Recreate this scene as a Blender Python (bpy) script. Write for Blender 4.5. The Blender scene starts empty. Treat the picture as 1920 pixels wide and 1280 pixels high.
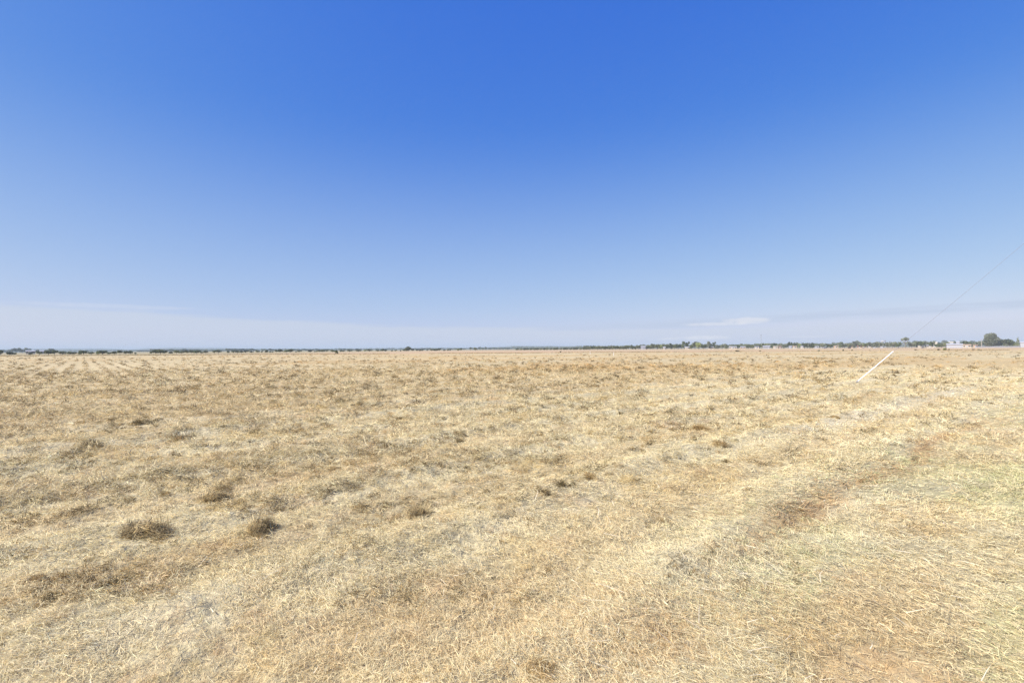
import bpy, math
import numpy as np
from mathutils import Matrix, Vector

rng = np.random.default_rng(7)
scene = bpy.context.scene
col = scene.collection

# ------------------------------------------------------------------ camera
CAM_H = 1.6
FPX = 960.0                       # focal length in pixels of the 1920 px wide photograph (18 mm)
PITCH = math.radians(0.84)
ROLL = math.radians(0.36)
cam_data = bpy.data.cameras.new('camera')
cam = bpy.data.objects.new('camera', cam_data)
col.objects.link(cam)
cam_data.sensor_width = 36.0
cam_data.lens = 18.0
cam_data.clip_start = 0.05
cam_data.clip_end = 40000.0
Fv = Vector((0, math.cos(PITCH), math.sin(PITCH)))
Rv = Vector((math.cos(ROLL), 0, -math.sin(ROLL)))
Rv = (Rv - Fv * Rv.dot(Fv)).normalized()
Uv = Rv.cross(Fv).normalized()
cam.matrix_world = Matrix(((Rv.x, Uv.x, -Fv.x, 0), (Rv.y, Uv.y, -Fv.y, 0), (Rv.z, Uv.z, -Fv.z, CAM_H), (0, 0, 0, 1)))
scene.camera = cam


def ray(px, py):
    return Fv + Rv * ((px - 960) / FPX) - Uv * ((py - 640) / FPX)


def gpt(px, py):
    """ground point seen at a photograph pixel"""
    d = ray(px, py)
    t = CAM_H / -d.z
    return d.x * t, d.y * t


def at(px, Y, py=None):
    """x and z of the point at depth Y in that column / row"""
    d = ray(px, 650 if py is None else py)
    t = Y / d.y
    return d.x * t, CAM_H + d.z * t


# ------------------------------------------------------------------ sky and sun
SUN_EL, SUN_AZ = math.radians(42), math.radians(-115)
world = bpy.data.worlds.new('World')
scene.world = world
world.use_nodes = True
wt = world.node_tree
for n in list(wt.nodes):
    wt.nodes.remove(n)


class NT:
    def __init__(self, tree):
        self.t = tree

    def n(self, kind, **kw):
        nd = self.t.nodes.new(kind)
        for k, v in kw.items():
            setattr(nd, k, v)
        return nd

    def link(self, a, b):
        self.t.links.new(a, b)

    def inp(self, sock, v):
        if isinstance(v, (int, float)):
            sock.default_value = v
        elif isinstance(v, (tuple, list)):
            if len(v) == 3 and len(sock.default_value) == 4:
                v = (*v, 1)
            sock.default_value = v
        else:
            self.link(v, sock)

    def m(self, op, a, b=0.0, c=None, clamp=False):
        nd = self.n('ShaderNodeMath', operation=op, use_clamp=clamp)
        self.inp(nd.inputs[0], a)
        self.inp(nd.inputs[1], b)
        if c is not None:
            self.inp(nd.inputs[2], c)
        return nd.outputs[0]

    def mix(self, f, a, b, blend='MIX'):
        nd = self.n('ShaderNodeMix', data_type='RGBA', blend_type=blend)
        self.inp(nd.inputs[0], f)
        self.inp(nd.inputs[6], a)
        self.inp(nd.inputs[7], b)
        return nd.outputs[2]

    def rng(self, v, a, b, c=0.0, d=1.0, smooth=True):
        nd = self.n('ShaderNodeMapRange', interpolation_type='SMOOTHSTEP' if smooth else 'LINEAR')
        self.inp(nd.inputs[0], v)
        for i, q in enumerate((a, b, c, d)):
            self.inp(nd.inputs[i + 1], q)
        return nd.outputs[0]

    def noise(self, vec, scale, detail=3, rough=0.5):
        nd = self.n('ShaderNodeTexNoise')
        self.inp(nd.inputs['Vector'], vec)
        nd.inputs['Scale'].default_value = scale
        nd.inputs['Detail'].default_value = detail
        nd.inputs['Roughness'].default_value = rough
        return nd.outputs[0]

    def comb(self, x, y, z):
        nd = self.n('ShaderNodeCombineXYZ')
        self.inp(nd.inputs[0], x); self.inp(nd.inputs[1], y); self.inp(nd.inputs[2], z)
        return nd.outputs[0]


w = NT(wt)
sky = w.n('ShaderNodeTexSky', sky_type='NISHITA', sun_disc=False)
sky.sun_elevation = SUN_EL
sky.sun_rotation = SUN_AZ
sky.altitude = 200
sky.air_density = 0.6
sky.dust_density = 1.0
sky.ozone_density = 1.0
sr = w.n('ShaderNodeSeparateColor')
w.link(sky.outputs[0], sr.inputs[0])
cr = w.n('ShaderNodeCombineColor')
for q, (p_, k_) in enumerate(((1.43, 0.90), (0.864, 1.72), (0.182, 6.15))):
    w.link(w.m('MULTIPLY', w.m('POWER', sr.outputs[q], p_), k_), cr.inputs[q])
skyc = cr.outputs[0]
# thin stratus and small cumulus low over the horizon
tc = w.n('ShaderNodeTexCoord')
sep = w.n('ShaderNodeSeparateXYZ')
w.link(tc.outputs['Generated'], sep.inputs[0])
X, Y, Z = sep.outputs
az = w.m('MULTIPLY', w.m('ARCTAN2', X, Y), 57.2958)
el = w.m('MULTIPLY', w.m('ARCSINE', Z), 57.2958)
v1 = w.comb(w.m('MULTIPLY', az, 0.05), w.m('MULTIPLY', el, 0.75), 3.0)
n1 = w.noise(v1, 1.0, 6, 0.6)
v2 = w.comb(w.m('MULTIPLY', az, 0.2), w.m('MULTIPLY', el, 3.2), 9.0)
n2 = w.noise(v2, 1.0, 5, 0.6)
skyc = w.mix(w.rng(el, 25, 3, 0.0, 0.42), skyc, (5.2, 6.1, 8.4))      # thin aerosol towards the horizon
# broad veil: its top falls from 4.4 degrees in the west to 2.4 ahead
top = w.rng(az, -46, 4, 3.9, 2.3)
veil_e = w.m('ADD', w.m('SUBTRACT', top, el), w.m('MULTIPLY', w.m('SUBTRACT', n1, 0.5), 2.2))
veil = w.m('MULTIPLY', w.rng(veil_e, -0.12, 0.4), 0.6)
bandc = w.rng(az, 8, 46, 2.3, 3.3, False)
bd = w.m('ABSOLUTE', w.m('SUBTRACT', w.m('SUBTRACT', el, bandc), w.m('MULTIPLY', w.m('SUBTRACT', n1, 0.5), 1.0)))
band = w.m('MULTIPLY', w.m('MULTIPLY', w.rng(bd, 0.1, 0.5, 1, 0), w.rng(az, -4, 16)), w.rng(n2, 0.3, 0.6, 0.25, 0.75))


def puff(a0, e0, aw, ew, amt):
    da = w.m('DIVIDE', w.m('SUBTRACT', az, a0), aw)
    de = w.m('DIVIDE', w.m('SUBTRACT', el, e0), ew)
    r = w.m('ADD', w.m('MULTIPLY', da, da), w.m('MULTIPLY', de, de))
    r = w.m('ADD', r, w.m('MULTIPLY', w.m('SUBTRACT', n3, 0.5), 2.4))
    return w.m('MULTIPLY', w.rng(r, 0.0, 1.35, 1, 0), amt)


n3 = w.noise(w.comb(w.m('MULTIPLY', az, 0.9), w.m('MULTIPLY', el, 2.2), 1.0), 1.0, 5, 0.65)
c_out = skyc
c_out = w.mix(veil, c_out, (6.35, 6.95, 8.0))
c_out = w.mix(band, c_out, (5.2, 6.1, 7.8))
for q in ((24.8, 2.75, 2.3, 0.34, 0.6), (22.0, 2.45, 3.6, 0.2, 0.5), (20.5, 1.05, 2.5, 0.24, 0.55), (17.0, 0.98, 1.3, 0.14, 0.4),
          (-38, 4.0, 7.0, 0.2, 0.2), (30, 1.0, 2.0, 0.1, 0.3)):
    c_out = w.mix(puff(*q), c_out, (8.6, 8.6, 9.0))
bg = w.n('ShaderNodeBackground')
bg.inputs[1].default_value = 0.0655
w.link(c_out, bg.inputs[0])
wo = w.n('ShaderNodeOutputWorld')
w.link(bg.outputs[0], wo.inputs[0])

sun_data = bpy.data.lights.new('sun', 'SUN')
sun_data.energy = 5.0
sun_data.angle = math.radians(0.53)
sun_data.color = (1.0, 0.972, 0.925)
sun = bpy.data.objects.new('sun', sun_data)
col.objects.link(sun)
sv = Vector((math.sin(SUN_AZ) * math.cos(SUN_EL), math.cos(SUN_AZ) * math.cos(SUN_EL), math.sin(SUN_EL)))
sun.rotation_mode = 'QUATERNION'
sun.rotation_quaternion = sv.to_track_quat('Z', 'Y')
sun.location = sv * 60

scene.view_settings.view_transform = 'Standard'
scene.view_settings.look = 'None'
scene.view_settings.exposure = 0.6
scene.view_settings.gamma = 1.0
scene.render.engine = 'CYCLES'
scene.cycles.use_denoising = True
scene.cycles.denoiser = 'OPENIMAGEDENOISE'
scene.cycles.denoising_input_passes = 'RGB_ALBEDO_NORMAL'
scene.cycles.denoising_prefilter = 'NONE'
scene.cycles.max_bounces = 9
scene.cycles.diffuse_bounces = 6
scene.cycles.volume_bounces = 1
scene.cycles.transparent_max_bounces = 8

# ------------------------------------------------------------------ helpers


def lin(r, g, b):
    c = np.array([r, g, b]) / 255.0
    return np.where(c < 0.04045, c / 12.92, ((c + 0.055) / 1.055) ** 2.4)


def tag(o, label=None, cat=None, group=None, kind=None):
    if label: o['label'] = label
    if cat: o['category'] = cat
    if group: o['group'] = group
    if kind: o['kind'] = kind
    return o


def empty(name, loc=(0, 0, 0), rz=0.0):
    o = bpy.data.objects.new(name, None)
    o.location = loc
    o.rotation_euler = (0, 0, rz)
    o.empty_display_size = 0.2
    col.objects.link(o)
    return o


def link_mesh(name, me, m=None, parent=None):
    o = bpy.data.objects.new(name, me)
    if m is not None and not me.materials:
        me.materials.append(m)
    if parent is not None:
        o.parent = parent
    col.objects.link(o)
    return o


def np_mesh(name, verts, loops, starts, totals, colors=None, smooth=False):
    me = bpy.data.meshes.new(name)
    me.vertices.add(len(verts))
    me.vertices.foreach_set('co', np.ascontiguousarray(verts, dtype=np.float32).ravel())
    me.loops.add(len(loops))
    me.loops.foreach_set('vertex_index', np.ascontiguousarray(loops, dtype=np.int32))
    me.polygons.add(len(starts))
    me.polygons.foreach_set('loop_start', np.ascontiguousarray(starts, dtype=np.int32))
    if smooth:
        me.polygons.foreach_set('use_smooth', np.ones(len(starts), dtype=bool))
    me.update(calc_edges=True)
    if colors is not None:
        a = me.color_attributes.new('tint', 'FLOAT_COLOR', 'POINT')
        c4 = np.ones((len(verts), 4), dtype=np.float32)
        c4[:, :3] = colors
        a.data.foreach_set('color', c4.ravel())
    return me


class MB:
    """collects simple solids into one mesh"""

    def __init__(self):
        self.v = []; self.f = []

    def add(self, vs, fs):
        k = len(self.v)
        self.v += [tuple(p) for p in vs]
        self.f += [tuple(i + k for i in f) for f in fs]

    def box(self, x0, x1, y0, y1, z0, z1):
        self.add([(x0, y0, z0), (x1, y0, z0), (x1, y1, z0), (x0, y1, z0), (x0, y0, z1), (x1, y0, z1), (x1, y1, z1), (x0, y1, z1)],
                 [(0, 3, 2, 1), (4, 5, 6, 7), (0, 1, 5, 4), (1, 2, 6, 5), (2, 3, 7, 6), (3, 0, 4, 7)])

    def gable(self, x0, x1, y0, y1, z0, zr, t=0.18):
        ym = (y0 + y1) / 2
        self.add([(x0, y0, z0), (x1, y0, z0), (x1, ym, zr), (x0, ym, zr), (x0, y1, z0), (x1, y1, z0),
                  (x0, y0, z0 + t), (x1, y0, z0 + t), (x1, ym, zr + t), (x0, ym, zr + t), (x0, y1, z0 + t), (x1, y1, z0 + t)],
                 [(6, 7, 8, 9), (9, 8, 11, 10), (0, 3, 2, 1), (3, 4, 5, 2), (0, 1, 7, 6), (4, 10, 11, 5), (0, 6, 9, 3), (3, 9, 10, 4), (1, 2, 8, 7), (2, 5, 11, 8)])

    def tube(self, pts, rad, n=8, cap=True):
        pts = [Vector(p) for p in pts]
        if isinstance(rad, (int, float)):
            rad = [rad] * len(pts)
        k0 = len(self.v)
        for i, p in enumerate(pts):
            d = (pts[min(i + 1, len(pts) - 1)] - pts[max(i - 1, 0)]).normalized()
            a = d.cross(Vector((0.13, 0.97, 0.2))).normalized()
            b = d.cross(a)
            for j in range(n):
                t = 2 * math.pi * j / n
                self.v.append(tuple(p + (a * math.cos(t) + b * math.sin(t)) * rad[i]))
        for i in range(len(pts) - 1):
            for j in range(n):
                j2 = (j + 1) % n
                self.f.append((k0 + i * n + j, k0 + i * n + j2, k0 + (i + 1) * n + j2, k0 + (i + 1) * n + j))
        if cap:
            self.f.append(tuple(k0 + j for j in range(n))[::-1])
            self.f.append(tuple(k0 + (len(pts) - 1) * n + j for j in range(n)))

    def mesh(self, name):
        me = bpy.data.meshes.new(name)
        me.from_pydata(self.v, [], self.f)
        me.update()
        return me

    def build(self, name, m, parent=None):
        return link_mesh(name, self.mesh(name), m, parent)


def material(name, color, rough=0.8, var=0.12, scale=3.0, bump=0.0, metallic=0.0, spec=0.3):
    m = bpy.data.materials.new(name)
    m.use_nodes = True
    t = NT(m.node_tree)
    b = m.node_tree.nodes['Principled BSDF']
    g = t.n('ShaderNodeTexCoord')
    nz = t.noise(g.outputs['Object'], scale, 4, 0.6)
    c = tuple(float(q) for q in color)
    lo = tuple(q * (1 - var) for q in c); hi = tuple(min(1, q * (1 + var)) for q in c)
    t.link(t.mix(t.rng(nz, 0.3, 0.7), lo, hi), b.inputs['Base Color'])
    b.inputs['Roughness'].default_value = rough
    b.inputs['Metallic'].default_value = metallic
    b.inputs['Specular IOR Level'].default_value = spec
    if bump:
        bp = t.n('ShaderNodeBump'); bp.inputs['Strength'].default_value = bump
        t.link(nz, bp.inputs['Height']); t.link(bp.outputs[0], b.inputs['Normal'])
    return m


def _hash(ix, iy, seed):
    h = (ix.astype(np.int64) * 374761393 + iy.astype(np.int64) * 668265263 + seed * 1274126177) & 0xFFFFFFFF
    h = ((h ^ (h >> 13)) * 1274126177) & 0xFFFFFFFF
    return ((h ^ (h >> 16)) & 0xFFFFFF) / float(0xFFFFFF)


def vnoise(x, y, seed=0):
    x = np.asarray(x, dtype=np.float64); y = np.asarray(y, dtype=np.float64)
    ix = np.floor(x); iy = np.floor(y)
    fx = x - ix; fy = y - iy
    fx = fx * fx * (3 - 2 * fx); fy = fy * fy * (3 - 2 * fy)
    a = _hash(ix, iy, seed); b = _hash(ix + 1, iy, seed); c = _hash(ix, iy + 1, seed); d = _hash(ix + 1, iy + 1, seed)
    return (a * (1 - fx) + b * fx) * (1 - fy) + (c * (1 - fx) + d * fx) * fy


def fbm(x, y, seed=0, oct=4, gain=0.5):
    s = 0; a = 1.0; tot = 0
    for i in range(oct):
        s = s + a * vnoise(x * 2 ** i + 17.3 * i, y * 2 ** i - 9.1 * i, seed + i)
        tot += a; a *= gain
    return s / tot


def sst(e0, e1, v):
    t = np.clip((v - e0) / (e1 - e0), 0, 1)
    return t * t * (3 - 2 * t)


# field frame: U runs along the mown headland (50 degrees east of the view), W runs across it into the field
UA = math.radians(50)
def UW(x, y):
    return x * math.sin(UA) + y * math.cos(UA), -x * math.cos(UA) + y * math.sin(UA)


EDGE = 195.0      # far edge of the mown field


def rows_left(x, y):
    """0..1 strength of the close rake rows seen in the west of the field"""
    return sst(-6, -22, x + 0.12 * y) * sst(20, 34, y) * sst(EDGE - 5, EDGE - 60, y)


def height(x, y):
    u, v = UW(x, y)
    r = np.hypot(x, y)
    near = sst(90, 15, r)
    h = (fbm(x * 0.35, y * 0.35, 3, 3) - 0.5) * 0.12 * sst(400, 60, r)
    h += (fbm(u * 0.55, v * 1.6, 11, 4) - 0.5) * 0.08 * near
    h += (fbm(x * 4.5, y * 4.5, 21, 3) - 0.5) * 0.06 * sst(40, 8, r)
    head = sst(15, 10, v)
    ph = v / 1.9 + (fbm(u * 0.12, v * 0.1, 31, 2) - 0.5) * 0.8
    h += np.clip(np.sin(ph * 2 * math.pi), 0, 1) ** 2 * 0.075 * near * (0.4 + fbm(u * 0.6, v * 0.6, 41, 2))
    h -= 0.035 * np.exp(-((v - 1.95 - 0.06 * np.sin(u * 1.3)) / 0.2) ** 2) * sst(3.2, 4.0, u) * sst(11, 8, u)
    rl = rows_left(x, y)
    h += rl * np.clip(np.sin(u / 1.15 * 2 * math.pi + 2 * fbm(u * .1, v * .1, 5, 2)), 0, 1) * 0.05 * sst(140, 50, y)
    return h * 0.9


PALE = lin(222, 208, 164)
GOLD = lin(216, 198, 154)
BROWN = lin(203, 182, 138)
GREEN = lin(196, 196, 146)
RED = lin(207, 181, 140)
YEL = lin(215, 193, 138)
GREY = lin(217, 208, 170)


DITHER = [False]


def mixc(c, f, d):
    if DITHER[0]:
        f = (rng.random(len(f)) < f) * 0.85 + f * 0.15
    return c * (1 - f)[:, None] + np.asarray(d)[None, :] * f[:, None]


def gcolor(x, y):
    """colour of the straw cover itself, in patches that follow the mowing direction"""
    u, v = UW(x, y)
    c = np.repeat(GOLD[None, :], len(x), 0)
    edge = 12.0 + (fbm(u * 0.1, v * 0.2, 51, 3) - 0.5) * 5
    c = mixc(c, sst(2.0, -1.5, v - edge) * 0.85, PALE)
    n = fbm(u * 0.5, v * 1.7, 61, 5, 0.62)
    c = mixc(c, sst(0.50, 0.68, n) * 0.3, BROWN)
    n = fbm(u * 0.3, v * 1.5, 71, 5, 0.62)
    c = mixc(c, sst(0.52, 0.68, n) * 0.5, PALE)
    # pale crests of the swaths
    ph = v / 1.9 + (fbm(u * 0.12, v * 0.1, 31, 2) - 0.5) * 0.8
    c = mixc(c, sst(0.2, 0.95, np.sin(ph * 2 * math.pi + 0.8)) * sst(16, 11, v) * 0.55, lin(227, 214, 174))
    c = mixc(c, sst(0.3, 0.95, np.sin(ph * 2 * math.pi + 3.6)) * sst(40, 20, np.hypot(x, y)) * 0.38, lin(206, 184, 138))
    n = fbm(x * 1.3, y * 1.3, 81, 4)
    c = mixc(c, sst(0.56, 0.72, n) * 0.4, YEL)
    n = fbm(x * 2.3, y * 2.3, 91, 3)
    c = mixc(c, sst(0.60, 0.74, n) * 0.28, BROWN)
    n = fbm(x * 1.7, y * 1.7, 95, 4)
    c = mixc(c, sst(0.66, 0.78, n) * 0.3, RED)
    # brown wheel track and the brown band near the camera's feet
    trk = np.exp(-((v - 1.97 - 0.06 * np.sin(u * 1.3)) / (0.12 + 0.09 * vnoise(u * 1.5, v * 2, 9))) ** 2) * sst(3.2, 4.2, u) * sst(18, 9, u)
    c = mixc(c, trk * (0.7 + 0.25 * sst(0.35, 0.6, fbm(u * 0.9, v * 2, 77, 3))), lin(190, 160, 116))
    bl = np.exp(-((v - 3.85) / 0.4) ** 2) * sst(9, 12, u) * sst(30, 22, u)
    c = mixc(c, bl * 0.35, lin(230, 220, 192))
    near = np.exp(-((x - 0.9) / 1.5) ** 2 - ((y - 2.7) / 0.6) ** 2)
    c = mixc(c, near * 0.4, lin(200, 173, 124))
    # green regrowth along the east side
    g = sst(3.0, 0.8, v) * sst(0.40, 0.62, fbm(u * 0.7, v * 1.2, 101, 4))
    c = mixc(c, g * 0.5 * sst(2.0, 4.5, u), GREEN)
    g = sst(3.5, 1.0, v) * sst(0.52, 0.68, fbm(u * 0.9, v * 1.5, 111, 4))
    c = mixc(c, g * 0.5, GREY)
    # far part of the field is browner in broad bands
    far = sst(22, 45, y)
    n = fbm(u * 0.03, v * 0.09, 121, 4)
    c = mixc(c, far * sst(0.42, 0.62, n) * 0.45, lin(207, 172, 112))
    rl = rows_left(x, y)
    c = mixc(c, rl * 0.5 * np.clip(np.sin(u / 1.15 * 2 * math.pi), 0, 1), BROWN)
    return c


# ------------------------------------------------------------------ field material
def straw_cover(name, ground):
    m = bpy.data.materials.new(name)
    m.use_nodes = True
    t = NT(m.node_tree)
    for n in list(m.node_tree.nodes):
        m.node_tree.nodes.remove(n)
    at_ = t.n('ShaderNodeAttribute', attribute_name='tint')
    out = t.n('ShaderNodeOutputMaterial')
    base = at_.outputs['Color']
    if ground:
        g = t.n('ShaderNodeNewGeometry')
        sp = t.n('ShaderNodeSeparateXYZ')
        t.link(g.outputs['Position'], sp.inputs[0])
        px, py = sp.outputs[0], sp.outputs[1]
        s, c = math.sin(UA), math.cos(UA)
        u = t.m('ADD', t.m('MULTIPLY', px, s), t.m('MULTIPLY', py, c))
        v = t.m('ADD', t.m('MULTIPLY', px, -c), t.m('MULTIPLY', py, s))
        fine = t.noise(t.comb(px, py, 0.0), 9.0, 6, 0.7)
        mid = t.noise(t.comb(t.m('MULTIPLY', u, 0.6), t.m('MULTIPLY', v, 1.6), 0.0), 1.3, 5, 0.65)
        big = t.noise(t.comb(t.m('MULTIPLY', px, 0.25), t.m('MULTIPLY', py, 1.0), 4.0), 0.12, 5, 0.6)
        k = t.rng(fine, 0.25, 0.75, 0.62, 1.28)
        k2 = t.rng(mid, 0.3, 0.7, 0.84, 1.14)
        k3 = t.rng(big, 0.3, 0.7, 0.93, 1.06)
        kk = t.m('MULTIPLY', t.m('MULTIPLY', k, k2), k3)
        base = t.mix(1.0, base, t.comb(kk, kk, kk), 'MULTIPLY')
        # litter gets thinner brown spots where the soil looks through
        spot = t.rng(t.noise(t.comb(px, py, 7.0), 2.2, 5, 0.7), 0.56, 0.66)
        base = t.mix(t.m('MULTIPLY', spot, 0.35), base, tuple(lin(176, 142, 98)))
        b = t.n('ShaderNodeBsdfPrincipled')
        b.inputs['Roughness'].default_value = 0.95
        b.inputs['Specular IOR Level'].default_value = 0.1
        t.link(base, b.inputs['Base Color'])
        bp = t.n('ShaderNodeBump')
        bp.inputs['Strength'].default_value = 0.9
        bp.inputs['Distance'].default_value = 0.05
        t.link(t.m('ADD', fine, t.m('MULTIPLY', mid, 0.8)), bp.inputs['Height'])
        t.link(bp.outputs[0], b.inputs['Normal'])
        t.link(b.outputs[0], out.inputs[0])
    else:
        b = t.n('ShaderNodeBsdfPrincipled')
        b.inputs['Roughness'].default_value = 0.75
        b.inputs['Specular IOR Level'].default_value = 0.25
        t.link(base, b.inputs['Base Color'])
        tr = t.n('ShaderNodeBsdfTranslucent')
        t.link(base, tr.inputs[0])
        mx = t.n('ShaderNodeMixShader')
        mx.inputs[0].default_value = 0.24
        t.link(b.outputs[0], mx.inputs[1]); t.link(tr.outputs[0], mx.inputs[2])
        t.link(mx.outputs[0], out.inputs[0])
    return m


M_GROUND = straw_cover('mown_field_cover', True)
M_STRAW = straw_cover('dry_straw', False)

# ------------------------------------------------------------------ ground sheet, out to the horizon
fine_a = np.radians(np.arange(-62, 62.01, 0.3))
coarse_a = np.radians(np.arange(66, 298, 4.0))
ang = np.concatenate([fine_a, coarse_a])
rad = [0.0, 0.3, 0.6, 0.9, 1.2]
r_ = 1.4
while r_ < 9000:
    rad.append(r_)
    r_ *= 1.011 if r_ < 60 else 1.03
rad.append(9000.0)
rad = np.array(rad)
A, R = np.meshgrid(ang, rad[1:])
gx = (R * np.sin(A)).ravel(); gy = (R * np.cos(A)).ravel()
gz = height(gx, gy)
gc = gcolor(gx, gy) * (0.64 + 0.09 * sst(6, 32, np.hypot(gx, gy)))[:, None]  # near sheet darker: brown soil and shaded litter put into the tint
n_ = fbm(gx * 0.01, gy * 0.02, 131, 4)
# neighbouring paddocks beyond the field edge
past = sst(EDGE - 1, EDGE + 2, gy)
pink = mixc(np.repeat(lin(212, 188, 146)[None, :], len(gx), 0), sst(0.45, 0.6, n_), lin(214, 184, 146))
pink = mixc(pink, sst(260, 200, gy) * sst(-60, 0, gx) * sst(160, 90, gx) * 0.6, lin(206, 164, 122))
pink = mixc(pink, sst(-60, -200, gx) * 0.8, lin(178, 168, 128))
pink = mixc(pink, sst(500, 900, gy) * 0.7, lin(165, 162, 125))
gc = gc * (1 - past)[:, None] + pink * 0.70 * past[:, None]
verts = np.vstack([[0, 0, float(height(np.array([0.0]), np.array([0.0]))[0])], np.column_stack([gx, gy, gz])])
na, nr = len(ang), len(rad) - 1
cols = np.vstack([gc[:1], gc])
i = np.arange(nr - 1)[:, None]; j = np.arange(na)[None, :]; j2 = (j + 1) % na
quads = np.stack([1 + i * na + j, 1 + i * na + j2, 1 + (i + 1) * na + j2, 1 + (i + 1) * na + j], -1).reshape(-1, 4)[:, ::-1]
tris = np.stack([np.zeros(na, int), 1 + (np.arange(na) + 1) % na, 1 + np.arange(na)], -1)
loops = np.concatenate([quads.ravel(), tris.ravel()])
totals = np.concatenate([np.full(len(quads), 4), np.full(len(tris), 3)])
starts = np.concatenate([[0], np.cumsum(totals)[:-1]])
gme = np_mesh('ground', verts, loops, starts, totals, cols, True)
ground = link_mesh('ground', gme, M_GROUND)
tag(ground, 'mown straw coloured field running flat to the horizon', 'ground', kind='structure')


# ------------------------------------------------------------------ straw blades
def blades(P, az, inc, L, W, bend, roll, C, r2=None):
    """arrays in, one mesh's worth of tapering bent blades out: 5 vertices each"""
    n = len(P)
    ci, si = np.cos(inc), np.sin(inc)
    d = np.column_stack([ci * np.sin(az), ci * np.cos(az), si])
    side = np.column_stack([np.cos(az), -np.sin(az), np.zeros(n)])
    up = np.cross(side, d)
    side = side * np.cos(roll)[:, None] + up * np.sin(roll)[:, None]
    mid = P + d * (L * 0.5)[:, None] + np.array([0, 0, 1.0]) * (bend * L * 0.5)[:, None]
    lat = side * (rng.normal(0, 0.09, n) * L)[:, None]
    tip = P + d * L[:, None] + lat
    s = side * (W * 0.5)[:, None]
    V = np.stack([P - s, P + s, mid + s * 0.85, mid - s * 0.85, tip], 1).reshape(-1, 3)
    k = np.arange(n)[:, None] * 5
    lp = np.concatenate([k + [[0, 1, 2, 3]], k + [[3, 2, 4]]], 1).ravel()
    st = (np.arange(n)[:, None] * 7 + [[0, 4]]).ravel()
    CC = np.repeat(C, 5, 0)
    return V, lp, st, CC


def join(parts):
    V, Lp, S, C = [], [], [], []
    nv = nl = 0
    for v, l, s, c in parts:
        V.append(v); Lp.append(l + nv); S.append(s + nl); C.append(c)
        nv += len(v); nl += len(l)
    return np.vstack(V), np.concatenate(Lp), np.concatenate(S), np.vstack(C)


def blade_mesh(name, parts):
    V, Lp, S, C = join(parts)
    return np_mesh(name, V, Lp, S, None, np.clip(C, 0, 0.95))


def tangle(cx, cy, Rr, Hh, nb, width, colr, seed_z=None, lum_sd=0.25, up=0.35):
    """a heap of tangled stalks per centre; all arguments per heap are arrays"""
    M = len(cx)
    k = M * nb
    rr = np.repeat(Rr, nb); hh = np.repeat(Hh, nb)
    q = np.sqrt(rng.random(k)); t = rng.random(k) * 6.283
    ox, oy = q * np.cos(t), q * np.sin(t)
    zz = np.sqrt(np.clip(1 - q * q, 0, 1)) * rng.random(k) ** 0.6
    x = np.repeat(cx, nb) + ox * rr; y = np.repeat(cy, nb) + oy * rr
    z = (height(x, y) if seed_z is None else 0) + zz * hh
    az_ = rng.random(k) * 6.283
    inc = rng.normal(0.1, up, k)
    L = rr * (0.45 + 0.6 * rng.random(k))
    inc = np.where(z + np.sin(inc) * L < 0.0, np.abs(inc), inc)
    W = np.repeat(width, nb) * (0.6 + 0.8 * rng.random(k))
    C = np.repeat(colr, nb, 0) * np.clip(rng.normal(1.0, lum_sd, k), 0.3, 1.7)[:, None]
    return blades(np.column_stack([x, y, z]), az_, inc, L, W, rng.normal(0.0, 0.18, k), rng.normal(0, 0.8, k), C)


HALF = math.radians(63)
DITHER[0] = True
parts = []
# a) fallen straw matted over the stubble
N = 1200000
r = 1.5 * np.exp(rng.random(N) * math.log(58 / 1.5))
a = (rng.random(N) * 2 - 1) * HALF
x, y = r * np.sin(a), r * np.cos(a)
dens = fbm(x * 1.6, y * 1.6, 201, 3)
keep = (rng.random(N) < sst(0.22, 0.5, dens) * 0.75 + 0.25) & (rng.random(N) < sst(59, 34, r))
x, y, r = x[keep], y[keep], r[keep]
n = len(x)
z = height(x, y)
sc = (r / 2.5)
flow = fbm(x * 0.7, y * 0.7, 211, 3) * 9.0
az_ = flow + rng.normal(0, 1.1, n)
inc = np.abs(rng.normal(0.08, 0.22, n))
L = (0.018 + 0.064 * rng.random(n) ** 2.2) * np.clip(sc, 1, None) ** 0.35
W = (0.0010 + 0.0015 * rng.random(n)) * np.clip(sc, 1, None) ** 0.72
C = gcolor(x, y)
lum = np.clip(rng.normal(1.10, 0.17, n), 0.5, 1.4)
C = C * lum[:, None]
old = rng.random(n) < 0.07
C[old] = C[old] * np.array([0.62, 0.60, 0.58])
P = np.column_stack([x, y, z + rng.random(n) ** 2 * 0.03 - 0.004])
parts.append(blades(P, az_, inc, L, W, rng.normal(0.05, 0.12, n), rng.normal(0, 0.6, n), C))
# b) upright stubble and standing tufts
NT_ = 26000
r = 1.5 * np.exp(rng.random(NT_) * math.log(34 / 1.5))
a = (rng.random(NT_) * 2 - 1) * HALF
tx, ty = r * np.sin(a), r * np.cos(a)
kp = rng.random(NT_) < sst(0.42, 0.62, fbm(tx * 0.8, ty * 0.8, 221, 3)) * 0.8 + 0.2
tx, ty, r = tx[kp], ty[kp], r[kp]
nb = 11
tr_ = np.repeat(r, nb)
n = len(tr_)
sc = np.clip(tr_ / 2.5, 1, None)
x = np.repeat(tx, nb) + rng.normal(0, 0.012, n) * sc ** 0.7
y = np.repeat(ty, nb) + rng.normal(0, 0.012, n) * sc ** 0.7
z = height(x, y)
size = np.repeat(0.6 + 0.8 * rng.random(len(tx)), nb)
az_ = rng.random(n) * 6.283
inc = np.clip(rng.normal(0.85, 0.35, n), 0.15, 1.45)
L = (0.02 + 0.035 * rng.random(n)) * size * sc ** 0.3
W = (0.0010 + 0.0011 * rng.random(n)) * sc ** 0.75
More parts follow.
